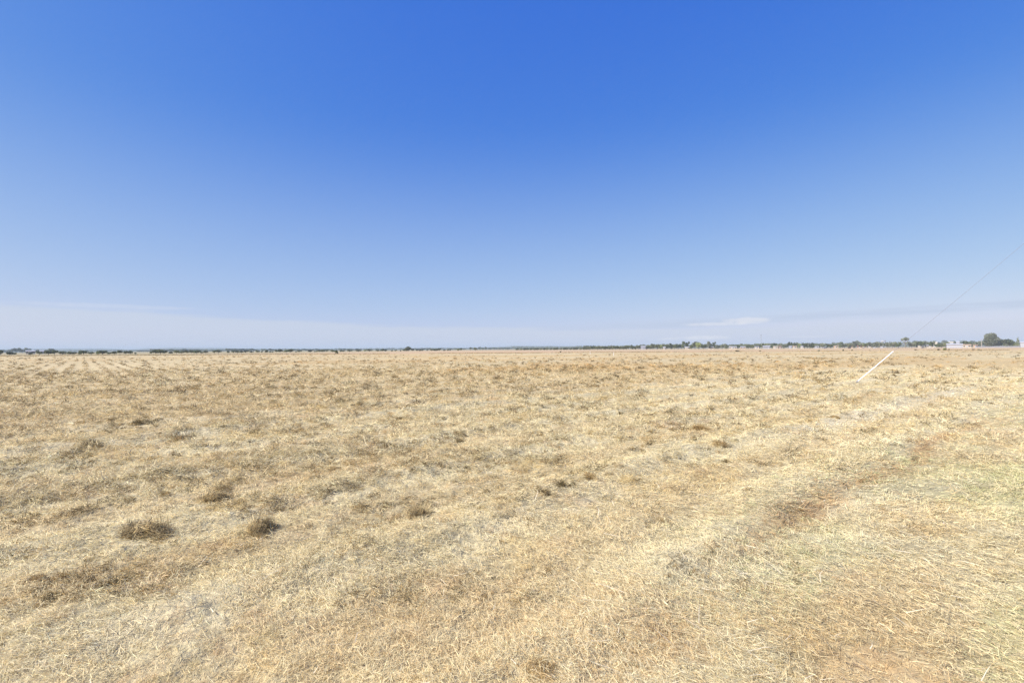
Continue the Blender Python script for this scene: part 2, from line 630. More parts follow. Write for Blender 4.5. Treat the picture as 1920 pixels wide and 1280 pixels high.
C = gcolor(x, y) * np.clip(rng.normal(1.08, 0.16, n), 0.5, 1.4)[:, None]
parts.append(blades(np.column_stack([x, y, z - 0.005]), az_, inc, L, W, rng.normal(-0.05, 0.12, n), rng.normal(0, 0.7, n), C))
# b2) matted tufts of the same straw, which give the stubble its lumps and small shadows
def local_tufts(N, r0, r1, s0, s1, nb, wd, kdark):
    r = r0 * np.exp(rng.random(N) * math.log(r1 / r0))
    a = (rng.random(N) * 2 - 1) * HALF
    x, y = r * np.sin(a), r * np.cos(a)
    u, v = UW(x, y)
    kp = rng.random(N) < sst(0.40, 0.62, fbm(u * 0.45, v * 1.4, 225, 4)) * 0.85 + 0.15
    ph = v / 1.9 + (fbm(u * 0.12, v * 0.1, 31, 2) - 0.5) * 0.8
    kp &= rng.random(N) < (0.4 + 0.6 * np.maximum(sst(0.0, 0.9, np.sin(ph * 2 * math.pi)), sst(13, 16, v))) * (0.45 + 0.55 * sst(0.6, -0.3, x / r))
    x, y, r = x[kp], y[kp], r[kp]
    n = len(x)
    Rr = (s0 + (s1 - s0) * rng.random(n) ** 2) * np.clip(r / 4, 0.9, 3.0) ** 0.55
    C = gcolor(x, y) * (kdark + (1.02 - kdark) * rng.random(n))[:, None]
    return tangle(x, y, Rr, Rr * (0.5 + 0.7 * rng.random(n)), nb, wd * np.clip(r / 4, 0.8, 6) ** 0.8, C, lum_sd=0.2, up=0.45)


parts.append(local_tufts(13000, 1.7, 9, 0.02, 0.085, 50, 0.0020, 0.82))
parts.append(local_tufts(19000, 7, 55, 0.035, 0.13, 30, 0.0034, 0.70))
# c) long pale stalks lying on top
N = 1500
r = 1.8 * np.exp(rng.random(N) * math.log(14 / 1.8))
a = (rng.random(N) * 2 - 1) * HALF
x, y = r * np.sin(a), r * np.cos(a)
kp = rng.random(N) < 0.25 + 0.75 * sst(-0.5, 1.5, x)
x, y, r = x[kp], y[kp], r[kp]
n = len(x)
z = height(x, y)
C = np.repeat(lin(232, 220, 190)[None, :], n, 0) * np.clip(rng.normal(1.0, 0.1, n), 0.6, 1.2)[:, None]
parts.append(blades(np.column_stack([x, y, z + 0.022]), rng.random(n) * 6.283, rng.normal(0.03, 0.06, n), 0.07 + 0.24 * rng.random(n) ** 2.5,
                    (0.002 + 0.003 * rng.random(n)) * np.clip(r / 3, 1, None) ** 0.6, rng.normal(0.02, 0.05, n), rng.normal(0, 0.4, n), C))
straw = link_mesh('dry_grass', blade_mesh('dry_grass', parts), M_STRAW)
tag(straw, 'matted dry straw and stubble covering the near part of the field', 'grass', kind='stuff')


HAY_DK = lin(104, 90, 58)
HAY_MD = lin(158, 134, 88)
HAY_LT = lin(214, 192, 150)
# d) small wads of raked hay scattered over the middle distance
parts = []
N = 26000
yy = 5.0 * np.exp(rng.random(N) * math.log(175 / 5.0))
xx = (rng.random(N) * 2 - 1) * yy * 1.25
u, v = UW(xx, yy)
p = (0.26 * sst(0.40, 0.62, fbm(u * 0.15, v * 0.5, 231, 3)) + 0.03) * (1 + 1.1 * sst(75, 45, yy) * sst(0.5, -0.1, xx / yy))
p *= 1 - 0.8 * sst(9, 1, v)
# thick belt of dark tufts ahead of the camera
belt = sst(13, 17, v) * sst(110, 60, yy) * sst(-25, 5, xx + 0.2 * yy)
p = np.maximum(p, belt * 0.75 * sst(0.35, 0.6, fbm(u * 0.2, v * 0.2, 241, 3)))
ph = v / 1.9 + (fbm(u * 0.12, v * 0.1, 31, 2) - 0.5) * 0.8
row = sst(0.2, 0.9, np.sin(ph * 2 * math.pi))
p = np.where(v < 15, p * (0.25 + 1.1 * row), p)
rl = rows_left(xx, yy)
rowl = sst(0.3, 0.9, np.sin(u / 1.15 * 2 * math.pi))
p = p * (1 - rl) + rl * rowl * 0.95
kp = rng.random(N) < p
xx, yy = xx[kp], yy[kp]
n = len(xx)
u, v = UW(xx, yy)
mix_ = rng.random(n)
C = gcolor(xx, yy) * 0.9
dk = sst(0.35, 0.85, mix_)
C = C * (1 - dk)[:, None] + HAY_MD[None, :] * dk[:, None]
dk2 = sst(0.62, 0.9, mix_)
C = C * (1 - dk2)[:, None] + HAY_DK[None, :] * dk2[:, None]
Rr = (0.06 + 0.13 * rng.random(n) ** 1.8) * np.clip(yy / 16, 0.7, 1.9)
near_m = yy < 18
for msk, nb, wd in ((near_m, 70, 0.006), (~near_m, 26, 0.022)):
    parts.append(tangle(xx[msk], yy[msk], Rr[msk], Rr[msk] * 0.75, nb, wd * np.clip(yy[msk] / 40, 0.6, 2.2), C[msk]))
wads = link_mesh('raked_hay_litter', blade_mesh('raked_hay_litter', parts), M_STRAW)
tag(wads, 'countless small wads of raked hay dotted over the mown field', 'hay', kind='stuff')

# d2) small scraps of hay; the dark ones also paint in shadows beside tufts
parts = []
N = 34000
yy = 3.2 * np.exp(rng.random(N) * math.log(42 / 3.2))
xx = (rng.random(N) * 2 - 1) * yy * 1.25
u, v = UW(xx, yy)
p = (sst(0.46, 0.66, fbm(u * 1.5, v * 2.6, 235, 4)) * 0.42 + 0.04) * (0.4 + 0.6 * sst(5, -2, xx / yy * 5))
p *= 0.25 + 0.75 * sst(1.0, 5.5, v)
kp = rng.random(N) < p
xx, yy = xx[kp], yy[kp]
n = len(xx)
Rr = (0.026 + 0.085 * rng.random(n) ** 2.5) * np.clip(yy / 7, 0.8, 3.2) ** 0.75
mix_ = rng.random(n)[:, None]
C = np.where(mix_ < 0.35, gcolor(xx, yy) * 0.95, np.where(mix_ < 0.62, HAY_MD[None, :], HAY_DK[None, :] * 0.9))
parts.append(tangle(xx, yy, Rr * 1.25, Rr * 0.95, 34, 0.0036 * np.clip(yy / 6, 0.8, 5), C, lum_sd=0.35, up=0.5))
scr = link_mesh('hay_scraps_and_shade', blade_mesh('hay_scraps_and_shade', parts), M_STRAW)
tag(scr, 'small hay clots and scraps in the near stubble, dark ones doubling as painted shadows', 'hay', kind='stuff')

# e) the heaps one can pick out: things of their own
heaps = [
    # px, py(base), width px, height px, darkness, label
    (286, 1008, 118, 50, 1.0, 'largest dark heap of tangled hay, low and wide in the near stubble'),
    (484, 1000, 62, 48, 0.85, 'upright dark grey hay tuft one step east of the largest heap'),
    (394, 938, 62, 34, 0.9, 'dark hay heap just beyond and between the two nearest big heaps'),
    (792, 972, 62, 38, 0.75, 'grey-brown hay heap standing alone near the middle of the stubble'),
    (776, 1118, 52, 24, 0.8, 'small dark hay tuft nearest the camera below the lone grey-brown heap'),
    (166, 838, 84, 18, 0.9, 'long flat dark hay heap at the end of a pale swath'),
    (262, 800, 30, 12, 0.9, 'round dark hay tuft beyond the long flat heap'),
    (205, 781, 28, 8, 0.9, 'flat dark hay tuft farthest out past the round tuft'),
    (142, 795, 24, 7, 0.6, 'pale brown hay tuft beside the far flat dark tuft'),
    (310, 790, 24, 8, 0.7, 'low orange-brown hay tuft next to the round dark tuft'),
    (388, 802, 30, 8, 0.8, 'dark flat hay tuft east of the low orange-brown tuft'),
    (476, 810, 22, 11, 0.7, 'rounded brown hay tuft east of the dark flat tuft'),
    (334, 822, 40, 12, 0.55, 'loose pale green-grey hay pile between two dark tufts'),
    (733, 840, 34, 13, 0.9, 'dark hay tuft midway across the field on pale straw'),
    (862, 825, 40, 9, 0.85, 'flat dark hay streak on pale straw, by an orange patch'),
    (838, 860, 36, 13, 0.6, 'olive-brown hay tuft below the flat dark streak'),
    (936, 836, 20, 8, 0.8, 'tiny dark tuft east of the flat dark streak'),
    (1056, 926, 34, 16, 0.8, 'spiky dark hay tuft at the end of a short swath'),
    (1022, 940, 44, 14, 0.65, 'brown hay tuft touching the spiky dark one'),
    (940, 952, 36, 12, 0.6, 'faint grey hay tuft west of the brown touching pair'),
    (1112, 908, 34, 16, 0.5, 'thin straw-coloured tuft past the spiky dark hay tuft'),
    (642, 754, 30, 9, 0.9, 'dark hay heap far out where the golden stubble begins'),
    (618, 742, 26, 9, 0.7, 'brown hay heap just beyond the far dark heap'),
    (672, 762, 26, 7, 0.8, 'low dark heap east of the far dark heap'),
    (754, 785, 34, 8, 0.8, 'flat ragged hay tuft on the edge of the golden stubble'),
    (866, 775, 22, 6, 0.9, 'thin dark tuft farther along the golden stubble edge'),
    (1036, 750, 16, 6, 0.9, 'small black-brown tuft in the middle of the far stubble'),
    (398, 735, 22, 6, 0.9, 'dark flat heap far out in the western stubble'),
    (368, 731, 22, 6, 0.6, 'pale brown heap beside the far western dark heap'),
    (1312, 806, 50, 13, 0.35, 'broad ginger hay tuft on the pale eastern straw'),
    (1345, 838, 40, 12, 0.45, 'broken ginger-brown tuft nearer than the broad ginger one'),
    (1565, 786, 22, 6, 0.5, 'little olive tuft near the bleached swath'),
    (1162, 779, 14, 7, 0.8, 'small dark tuft on the border of gold and pale straw'),
    (1218, 798, 20, 6, 0.7, 'small brown tuft past the border of gold and pale straw'),
    (214, 1096, 52, 16, 0.8, 'short dark tuft beside two golden tufts'),
    (70, 1096, 40, 20, 0.3, 'golden tussock standing in the near western stubble'),
    (120, 1088, 36, 14, 0.55, 'brown tussock next to the golden one'),
    (92, 1128, 50, 14, 0.8, 'dark flat litter heap in front of the golden tussock'),
    (312, 1088, 34, 14, 0.6, 'small brown tuft below the largest dark heap'),
    (1362, 864, 22, 9, 0.7, 'tiny grey-brown tuft below the broken ginger one'),
    (1010, 1264, 80, 20, 0.3, 'shaggy ginger-brown tussock at the camera\'s feet'),
]
protos = []
for kx, (bc, nb) in enumerate([((156, 140, 104), 1600), ((156, 140, 104), 1600), ((108, 94, 62), 900), ((108, 94, 62), 900), ((172, 146, 98), 900), ((172, 146, 98), 900)]):
    base = lin(*bc)
    g4 = np.random.default_rng(40 + kx)
    ox, oy = g4.normal(0, 0.30, 6), g4.normal(0, 0.22, 6)
    sz = 0.2 + 0.22 * g4.random(6)
    pale = lin(206, 186, 138)
    me_parts = [tangle(ox * 1.35, oy * 1.35, sz * 0.8, sz * 0.85, nb // 5, np.full(6, 0.011), np.repeat(base[None, :], 6, 0) * (0.75 + 0.5 * g4.random(6))[:, None], seed_z=1, lum_sd=0.45, up=0.55),
                tangle(np.array([0.05]), np.array([-0.03]), np.array([0.26]), np.array([0.34]), nb // 3, np.array([0.012]), base[None, :], seed_z=1, lum_sd=0.5, up=0.5),
                tangle(np.array([-0.1]), np.array([0.03]), np.array([0.42]), np.array([0.38]), nb // 5, np.array([0.012]), pale[None, :], seed_z=1, lum_sd=0.3, up=0.5),
                tangle(ox[::-1] * 2.0, oy * 1.8, sz * 0.9, sz * 0.25, nb // 9, np.full(6, 0.011), np.repeat(pale[None, :] * 0.85, 6, 0), seed_z=1, lum_sd=0.35)]
    protos.append(blade_mesh('hay_heap', me_parts))
    protos[-1].materials.append(M_STRAW)
for k, (px, py, wp, hp, dkk, lab) in enumerate(heaps):
    hx, hy = gpt(px, py)
    wm = wp / FPX * hy; hm = max(hp / FPX * hy, 0.07)
    o = bpy.data.objects.new('hay_heap', protos[(0 if k < 5 else 2 if dkk > 0.62 else 4) + k % 2])
    o.location = (hx, hy, float(height(np.array([hx]), np.array([hy]))[0]) - 0.01)
    o.rotation_euler = (0, 0, k * 1.7)
    s = wm * 0.72
    o.scale = (s, s * 0.85, hm * (1.5 if k < 5 or hy < 5 else 2.1))
    col.objects.link(o)
    tag(o, lab, 'hay heap', 'loose heaps and tufts of cut hay on the field')

# weedy strip along the far edge of the field
n = 5000
x = (rng.random(n) * 2 - 1) * 330
y = EDGE + rng.normal(0, 1.0, n) + 2
thick = fbm(x * 0.06, y * 0.0, 251, 4)
kp = rng.random(n) < sst(0.3, 0.65, thick) + sst(-60, -140, x)
x, y = x[kp], y[kp]
n = len(x)
C = np.repeat(lin(168, 148, 104)[None, :], n, 0) * (0.7 + 0.6 * rng.random(n))[:, None]
parts = [tangle(x, y, 0.35 + 0.4 * rng.random(n), (0.05 + 0.2 * rng.random(n)) * (0.5 + 1.0 * sst(-20, -140, x)), 8, np.full(n, 0.11), C)]
strip = link_mesh('edge_weeds', blade_mesh('edge_weeds', parts), M_STRAW)
tag(strip, 'thin brown weedy strip along the far edge of the mown field', 'weeds', kind='stuff')

# ------------------------------------------------------------------ foliage
def leaf_mat(name, c, var=0.35):
    m = bpy.data.materials.new(name)
    m.use_nodes = True
    t = NT(m.node_tree)
    for n in list(m.node_tree.nodes):
        m.node_tree.nodes.remove(n)
    at_ = t.n('ShaderNodeAttribute', attribute_name='tint')
    oi = t.n('ShaderNodeObjectInfo')
    k = t.rng(oi.outputs['Random'], 0, 1, 1 - var * 0.7, 1 + var * 0.7, False)
    base = t.mix(1.0, at_.outputs['Color'], t.comb(k, k, k), 'MULTIPLY')
    base = t.mix(1.0, base, tuple(float(q) for q in c), 'MULTIPLY')
    b = t.n('ShaderNodeBsdfPrincipled')
    b.inputs['Roughness'].default_value = 0.7
    b.inputs['Specular IOR Level'].default_value = 0.25
    t.link(base, b.inputs['Base Color'])
    tr = t.n('ShaderNodeBsdfTranslucent'); t.link(base, tr.inputs[0])
    mx = t.n('ShaderNodeMixShader'); mx.inputs[0].default_value = 0.2
    t.link(b.outputs[0], mx.inputs[1]); t.link(tr.outputs[0], mx.inputs[2])
    out = t.n('ShaderNodeOutputMaterial'); t.link(mx.outputs[0], out.inputs[0])
    return m


M_LEAF = {
    'olive': leaf_mat('olive_foliage', (0.15, 0.165, 0.075)),
    'dark': leaf_mat('dark_foliage', (0.095, 0.115, 0.045)),
    'light': leaf_mat('light_green_foliage', (0.23, 0.26, 0.10)),
    'grey': leaf_mat('grey_green_foliage', (0.19, 0.205, 0.13)),
    'dry': leaf_mat('dry_foliage', (0.27, 0.23, 0.13)),
}
M_BARK = material('bark', (0.20, 0.16, 0.12), 0.9, 0.3, 2.0, 0.4)


def crown_mesh(name, lobes, nleaf, leaf, seed):
    """leaf clumps spread through the lobes' shells; unit tree is 1 high"""
    g = np.random.default_rng(seed)
    vol = np.array([l[3] * l[4] for l in lobes]); vol = vol / vol.sum()
    idx = g.choice(len(lobes), nleaf, p=vol)
    lb = np.array([l for l in lobes])[idx]
    d = g.normal(0, 1, (nleaf, 3)); d /= np.linalg.norm(d, axis=1)[:, None]
    rr = (0.55 + 0.5 * g.random(nleaf) ** 0.6)
    c = lb[:, :3] + d * rr[:, None] * lb[:, [3, 3, 4]]
    c[:, 2] = np.maximum(c[:, 2], 0.02)
    a = g.normal(0, 1, (nleaf, 3)) + d * 0.3
    b = g.normal(0, 1, (nleaf, 3))
    a /= np.linalg.norm(a, axis=1)[:, None]
    b = np.cross(a, b); b /= np.linalg.norm(b, axis=1)[:, None]
    s = leaf * (0.5 + g.random(nleaf))
    ea = a * s[:, None]; eb = b * (s * (0.5 + 0.4 * g.random(nleaf)))[:, None]
    V = np.stack([c - ea, c - eb, c + ea, c + eb], 1).reshape(-1, 3)
    lp = np.arange(nleaf * 4); st = np.arange(nleaf) * 4
    tone = 0.6 + 0.75 * g.random(len(lobes))
    col_ = np.repeat((tone[idx] * (0.8 + 0.4 * g.random(nleaf)))[:, None] * np.array([1, 1, 1]), 4, 0)
    return np_mesh(name, V, lp, st, None, col_)


def trunk_mesh(name, lobes, r0, seed, split=0.25):
    g = np.random.default_rng(seed)
    mb = MB()
    mb.tube([(0, 0, -0.02), (0.01, 0, split * 0.5), (0.0, 0.01, split)], [r0 * 1.3, r0, r0 * 0.85], 7)
    for l in lobes[:6]:
        p1 = Vector((0, 0.01, split)); p2 = Vector(l[:3])
        mdl = (p1 + p2) / 2 + Vector((g.normal(0, .02), g.normal(0, .02), -0.02))
        mb.tube([p1, mdl, p2], [r0 * 0.7, r0 * 0.45, r0 * 0.18], 5)
    return mb.mesh(name)


def lobes_for(kind, seed):
    g = np.random.default_rng(seed)
    L = []
    if kind == 'round':          # bushy to the ground, unit width and height
        L.append((0, 0, 0.55, 0.36, 0.34))
        for q in range(7):
            t = q * 0.9 + g.random()
            L.append((0.27 * math.cos(t), 0.27 * math.sin(t), 0.32 + 0.42 * g.random(), 0.17 + 0.08 * g.random(), 0.16 + 0.08 * g.random()))
    elif kind == 'broad':        # flat spreading crown on a short stem
        for q in range(8):
            t = q * 0.8 + g.random()
            rr = 0.12 + 0.24 * g.random()
            L.append((rr * math.cos(t), rr * math.sin(t), 0.42 + 0.36 * g.random(), 0.19 + 0.06 * g.random(), 0.17 + 0.07 * g.random()))
    elif kind == 'gum':          # tall open eucalypt, clumps well apart
        for q in range(8):
            t = q * 2.4 + g.random()
            rr = 0.10 + 0.24 * g.random()
            L.append((rr * math.cos(t), rr * math.sin(t), 0.30 + 0.58 * (q / 7) - 0.05 * g.random(), 0.15 + 0.06 * g.random(), 0.11 + 0.05 * g.random()))
    elif kind == 'cone':
        for q in range(7):
            f = q / 6
            L.append((g.normal(0, .02), g.normal(0, .02), 0.16 + 0.72 * f, 0.36 * (1 - f) + 0.07, 0.14))
    elif kind == 'umbrella':     # lone tree, clean stem and a domed top
        for q in range(9):
            t = q * 0.7 + g.random() * 0.3
            rr = 0.36 * (q % 3) / 2 + 0.02
            L.append((rr * math.cos(t * 2.1), rr * math.sin(t * 2.1), 0.84 - 0.28 * rr, 0.16, 0.11))
        for q in range(4):
            t = q * 1.6
            L.append((0.22 * math.cos(t), 0.22 * math.sin(t), 0.42 + 0.1 * g.random(), 0.11, 0.07))
    elif kind == 'dome':         # very large full crown
        L += [(0, 0, 0.5, 0.37, 0.40), (0, 0, 0.72, 0.24, 0.22), (0.0, 0.0, 0.3, 0.40, 0.24)]
        for q in range(13):
            t = q * 2.39996
            f = q / 12
            rr = 0.36 * math.sqrt(1 - (f * 0.9) ** 2)
            L.append((rr * 0.92 * math.cos(t), rr * 0.92 * math.sin(t), 0.18 + 0.60 * f, 0.15 + 0.03 * g.random(), 0.13 + 0.03 * g.random()))
    return L


TREES = {}
for kind, nv, nl, lf, r0, sp in (('round', 3, 620, 0.062, 0.03, 0.2), ('broad', 3, 620, 0.062, 0.03, 0.25), ('gum', 3, 600, 0.058, 0.022, 0.34),
                                 ('cone', 1, 360, 0.05, 0.03, 0.15), ('umbrella', 1, 1500, 0.03, 0.028, 0.34), ('dome', 1, 7000, 0.024, 0.045, 0.2)):
    TREES[kind] = []
    for q in range(nv):
        lb = lobes_for(kind, 300 + 17 * q + len(kind))
        TREES[kind].append((crown_mesh('crown', lb, nl, lf, 500 + q), trunk_mesh('trunk', lb, r0, 600 + q, sp)))
        TREES[kind][-1][1].materials.append(M_BARK)
crown_cache = {}


def tree(name, px, top, wpx, Yd, kind, leafc, label, cat='tree', group=None, base=None, var=0):
    x, zt = at(px, Yd, top)
    H = max(zt, 1.0)
    Wd = wpx / FPX * Yd
    q = var % len(TREES[kind])
    key = (kind, q, leafc)
    if key not in crown_cache:
        me = TREES[kind][q][0].copy()
        me.materials.append(M_LEAF[leafc])
        crown_cache[key] = me
    e = empty(name, (x, Yd, 0), (var * 2.1) % 6.28)
    Wd *= math.cos(math.atan2(x, Yd))
    e.scale = (Wd * 1.06, Wd * 1.06, H * (1.04 if kind in ('dome', 'umbrella') else 1.12))
    link_mesh('crown', crown_cache[key], None, e)
    link_mesh('trunk', TREES[kind][q][1], None, e)
    tag(e, label, cat, group)
    return e


ORD = ['first', 'second', 'third', 'fourth', 'fifth', 'sixth', 'seventh', 'eighth', 'ninth', 'tenth', 'eleventh', 'twelfth', 'thirteenth', 'fourteenth',
       'fifteenth', 'sixteenth', 'seventeenth', 'eighteenth', 'nineteenth', 'twentieth', 'twenty-first', 'twenty-second', 'twenty-third', 'twenty-fourth',
       'twenty-fifth', 'twenty-sixth', 'twenty-seventh', 'twenty-eighth', 'twenty-ninth', 'thirtieth']
MARKS = [(57, 'long white farmhouse'), (192, 'wide bushy roadside tree'), (300, 'pale green tree clump'), (544, 'high twin-topped bush'), (631, 'lone black shrub'),
         (765, 'tallest round skyline tree'), (887, 'pair of lone stemmed trees'), (1050, 'middle of the windbreak'), (1205, 'white gabled homestead'), (1304, 'high gum grove'),
         (1427, 'radio mast'), (1566, 'tan brick house'), (1611, 'red-roofed house'), (1656, 'white water tank'), (1698, 'umbrella gum'),
         (1790, 'large white shed'), (1858, 'giant domed tree'), (1917, 'white barn')]

# front row (x, top y, width, kind, foliage) then rear row
front = [
    (1, 656, 9, 'round', 'dark'), (18, 659.5, 12, 'round', 'dark'), (27, 660.5, 8, 'round', 'olive'), (57, 661, 8, 'round', 'dark'), (74, 659, 11, 'broad', 'olive'),
    (91, 657.5, 14, 'broad', 'dark'), (102, 656.5, 12, 'broad', 'dark'), (117, 658.5, 14, 'round', 'olive'), (131, 659, 10, 'round', 'olive'), (139, 659.5, 10, 'round', 'dark'),
    (149.5, 660, 7, 'round', 'light'), (157, 657, 16, 'broad', 'dark'), (171, 659.5, 11, 'round', 'dark'), (183, 660, 7, 'round', 'light'), (192, 656.8, 19, 'round', 'dark'),
    (205, 660, 9, 'round', 'dark'), (214, 658.5, 10, 'round', 'olive'), (225, 656.5, 9, 'broad', 'dark'), (236, 657.5, 9, 'round', 'olive'), (244, 657.5, 9, 'round', 'dark'), (254, 661, 4, 'round', 'dark'),
    (283.5, 658, 6, 'round', 'olive'), (292, 655.5, 13, 'round', 'olive'), (301, 655, 13, 'round', 'olive'), (309, 657, 9, 'round', 'dark'),
    (320, 659, 8, 'round', 'dark'), (331, 656.8, 10, 'broad', 'olive'), (341, 657.8, 12, 'round', 'olive'), (350.5, 657, 8, 'broad', 'dark'), (359, 657, 8, 'broad', 'olive'),
    (369, 656.6, 13, 'round', 'dark'), (378, 659, 6, 'round', 'olive'), (386, 657.6, 8, 'round', 'olive'), (402, 656.6, 8, 'broad', 'olive'), (409.5, 656.6, 9, 'broad', 'dark'),
    (428, 658, 5, 'round', 'dark'), (438, 657, 9, 'broad', 'olive'), (445, 657.5, 8, 'round', 'olive'), (453, 657.5, 6, 'round', 'dark'), (461, 657, 9, 'broad', 'dark'), (471, 658, 7, 'broad', 'dark'),
    (483, 657, 8, 'broad', 'olive'), (491, 657.6, 4, 'round', 'olive'), (499.5, 656.8, 6, 'round', 'dark'), (507, 658, 5, 'round', 'dark'), (511.5, 658.5, 3, 'round', 'dark'),
    (518, 655.5, 6, 'broad', 'dark'), (525.5, 654.3, 9, 'round', 'dark'), (537, 655.5, 10, 'round', 'light'), (544, 654.3, 9, 'round', 'dark'), (555, 658.6, 3, 'round', 'dark'),
    (561, 657, 8, 'broad', 'olive'), (581, 655.8, 7, 'round', 'dark'), (590.5, 657.6, 3, 'round', 'olive'), (594, 657, 5, 'round', 'light'), (598.5, 656, 3.5, 'broad', 'dark'), (605.5, 655.3, 8, 'round', 'olive'),
    (613, 655.8, 5, 'broad', 'olive'), (624, 655.8, 8, 'round', 'light'),
    (639, 657, 4, 'round', 'dark'), (643.5, 656.4, 6, 'round', 'olive'), (655, 655.6, 8, 'broad', 'dark'), (672.5, 655, 9, 'round', 'grey'), (684.5, 654.8, 6, 'broad', 'light'), (692.5, 654.6, 8, 'broad', 'dark'),
    (708, 655.6, 7, 'broad', 'dark'), (717, 653.8, 8, 'round', 'dark'), (723, 654.5, 5, 'round', 'dark'), (735, 656, 4, 'round', 'dark'), (742, 655.5, 5, 'broad', 'dark'), (751, 656, 2.5, 'round', 'dark'),
    (757.5, 654.8, 5, 'broad', 'dark'), (762, 654.5, 6, 'round', 'dark'), (765, 649.6, 11, 'round', 'olive'), (773.5, 653.5, 6, 'broad', 'dark'), (782, 654.6, 5, 'broad', 'dark'),
    (787.5, 655, 5, 'round', 'dark'), (792, 655.4, 4, 'broad', 'olive'), (801, 655.5, 2.5, 'broad', 'dark'), (809, 654.2, 5, 'broad', 'olive'), (817, 653.8, 9, 'round', 'dark'), (824, 652.6, 6, 'broad', 'dark'),
    (833, 655.3, 5, 'round', 'dark'), (840, 654.4, 3.5, 'round', 'olive'), (844, 655, 3, 'round', 'dark'), (859, 653.2, 5, 'round', 'light'), (864.3, 652.4, 4, 'broad', 'dark'),
    (882, 650.8, 6, 'umbrella', 'olive'), (891.3, 651.6, 6, 'broad', 'olive'),
]
for q in range(22):      # the even windbreak ahead
    front.append((970 + q * 6.2 + (q % 3) * 0.8, 652.8 - q * 0.075, 6.2, 'round', ('dark', 'olive', 'dark', 'olive')[q % 4]))
front += [(1106, 649.6, 8, 'round', 'olive'), (1114, 649.8, 8, 'broad', 'dark'), (1120, 649, 7, 'round', 'olive'), (1127, 648.3, 10, 'round', 'olive'), (1135, 649.2, 8, 'round', 'dark'), (1142, 649.4, 8, 'round', 'olive'),
          (1149, 649, 7, 'round', 'olive'), (1155, 648.2, 8, 'broad', 'dark'), (1162, 649, 8, 'round', 'olive'), (1169, 648.4, 8, 'round', 'olive'), (1175, 647.2, 10, 'round', 'light'), (1185, 647.2, 5, 'gum', 'dark'),
          (1191, 649, 6, 'gum', 'olive'), (1197, 647.2, 6, 'broad', 'olive'), (1212, 648.8, 8, 'round', 'dark'), (1219, 646.5, 7, 'round', 'olive'), (1223, 644.8, 8, 'gum', 'olive'), (1232, 645.5, 8, 'broad', 'olive'),
          (1239, 646, 8, 'round', 'light'), (1248, 645, 9, 'broad', 'olive'), (1258, 644.4, 7, 'gum', 'dark'), (1264.5, 644.8, 7, 'round', 'olive'), (1272, 645, 7, 'broad', 'dark'),
          (1283, 641.2, 9, 'gum', 'dark'), (1289, 641.8, 6, 'gum', 'dark'), (1296, 646, 8, 'round', 'light'), (1303, 641, 10, 'broad', 'olive'), (1310, 642, 9, 'round', 'light'), (1319.5, 645, 7, 'broad', 'dark'),
          (1330, 641.2, 9, 'gum', 'grey'), (1338.5, 642, 5, 'gum', 'dark'), (1346, 647, 8, 'round', 'grey'), (1355, 645.2, 7, 'broad', 'grey'), (1361.5, 645.8, 5, 'cone', 'olive'), (1368, 647, 7, 'broad', 'olive'),
          (1376, 646, 8, 'broad', 'dark'), (1384, 645.6, 9, 'broad', 'dark'), (1394, 644.8, 8, 'broad', 'olive'), (1402.5, 645, 8, 'round', 'olive'), (1411, 645.4, 8, 'broad', 'olive'), (1420, 644.4, 9, 'broad', 'olive'),
          (1431, 644.2, 9, 'broad', 'olive'), (1441, 645, 8, 'round', 'grey'), (1452, 643.2, 9, 'round', 'dark'), (1461, 644.6, 8, 'broad', 'grey'), (1470, 645, 8, 'round', 'grey'), (1481.5, 641.6, 9, 'gum', 'dark'),
          (1490, 642.4, 8, 'broad', 'olive'), (1498, 643.6, 8, 'round', 'light'), (1508.5, 643, 8, 'broad', 'dark'), (1518, 643.4, 8, 'broad', 'grey'), (1524, 642.8, 6, 'gum', 'dark'), (1520.5, 648, 5, 'round', 'dark'),
          (1532, 645, 8, 'round', 'olive'), (1542, 643.2, 9, 'broad', 'grey'), (1550, 644.6, 8, 'round', 'olive'), (1558, 645, 8, 'broad', 'dark'), (1575, 645, 8, 'round', 'olive'), (1583, 643.6, 9, 'broad', 'grey'),
          (1593, 642.4, 9, 'round', 'grey'), (1602.5, 639.8, 10, 'gum', 'grey'), (1612, 642.4, 9, 'broad', 'grey'), (1621, 643, 8, 'broad', 'olive'), (1631.5, 641.4, 9, 'broad', 'grey'), (1641, 641.8, 9, 'round', 'grey'),
          (1650, 641.2, 8, 'broad', 'grey'), (1664.5, 641.6, 10, 'broad', 'grey'), (1673, 640.8, 9, 'broad', 'grey'),
          (1684.5, 641, 12, 'round', 'dark'), (1698, 631.8, 18, 'umbrella', 'grey'), (1709, 642, 9, 'broad', 'grey'), (1717.5, 641, 9, 'gum', 'olive'), (1727, 639.4, 11, 'broad', 'dark'), (1737, 641, 10, 'gum', 'grey'),
          (1746.5, 640.4, 8, 'broad', 'dark'), (1757, 644.5, 8, 'round', 'dark'), (1765, 643.4, 10, 'round', 'olive'), (1773, 641.8, 9, 'broad', 'olive'), (1813, 639.2, 14, 'broad', 'dark'), (1829, 641, 12, 'round', 'grey'),
          (1837, 640, 9, 'round', 'grey'),
          (1858, 623.2, 37, 'dome', 'grey'), (1878, 636, 13, 'round', 'olive'), (1887, 641, 9, 'round', 'grey'), (1892.5, 635.4, 14, 'broad', 'dark'), (1899, 640, 9, 'round', 'light'), (1908.5, 633.4, 9, 'cone', 'olive')]


def front_depth(px):
    pts = [(-50, 262), (60, 262), (240, 280), (400, 330), (560, 390), (765, 480), (880, 520), (960, 560), (1200, 560), (1420, 600), (1680, 520), (1840, 520), (2000, 560)]
    return float(np.interp(px, [p[0] for p in pts], [p[1] for p in pts]))


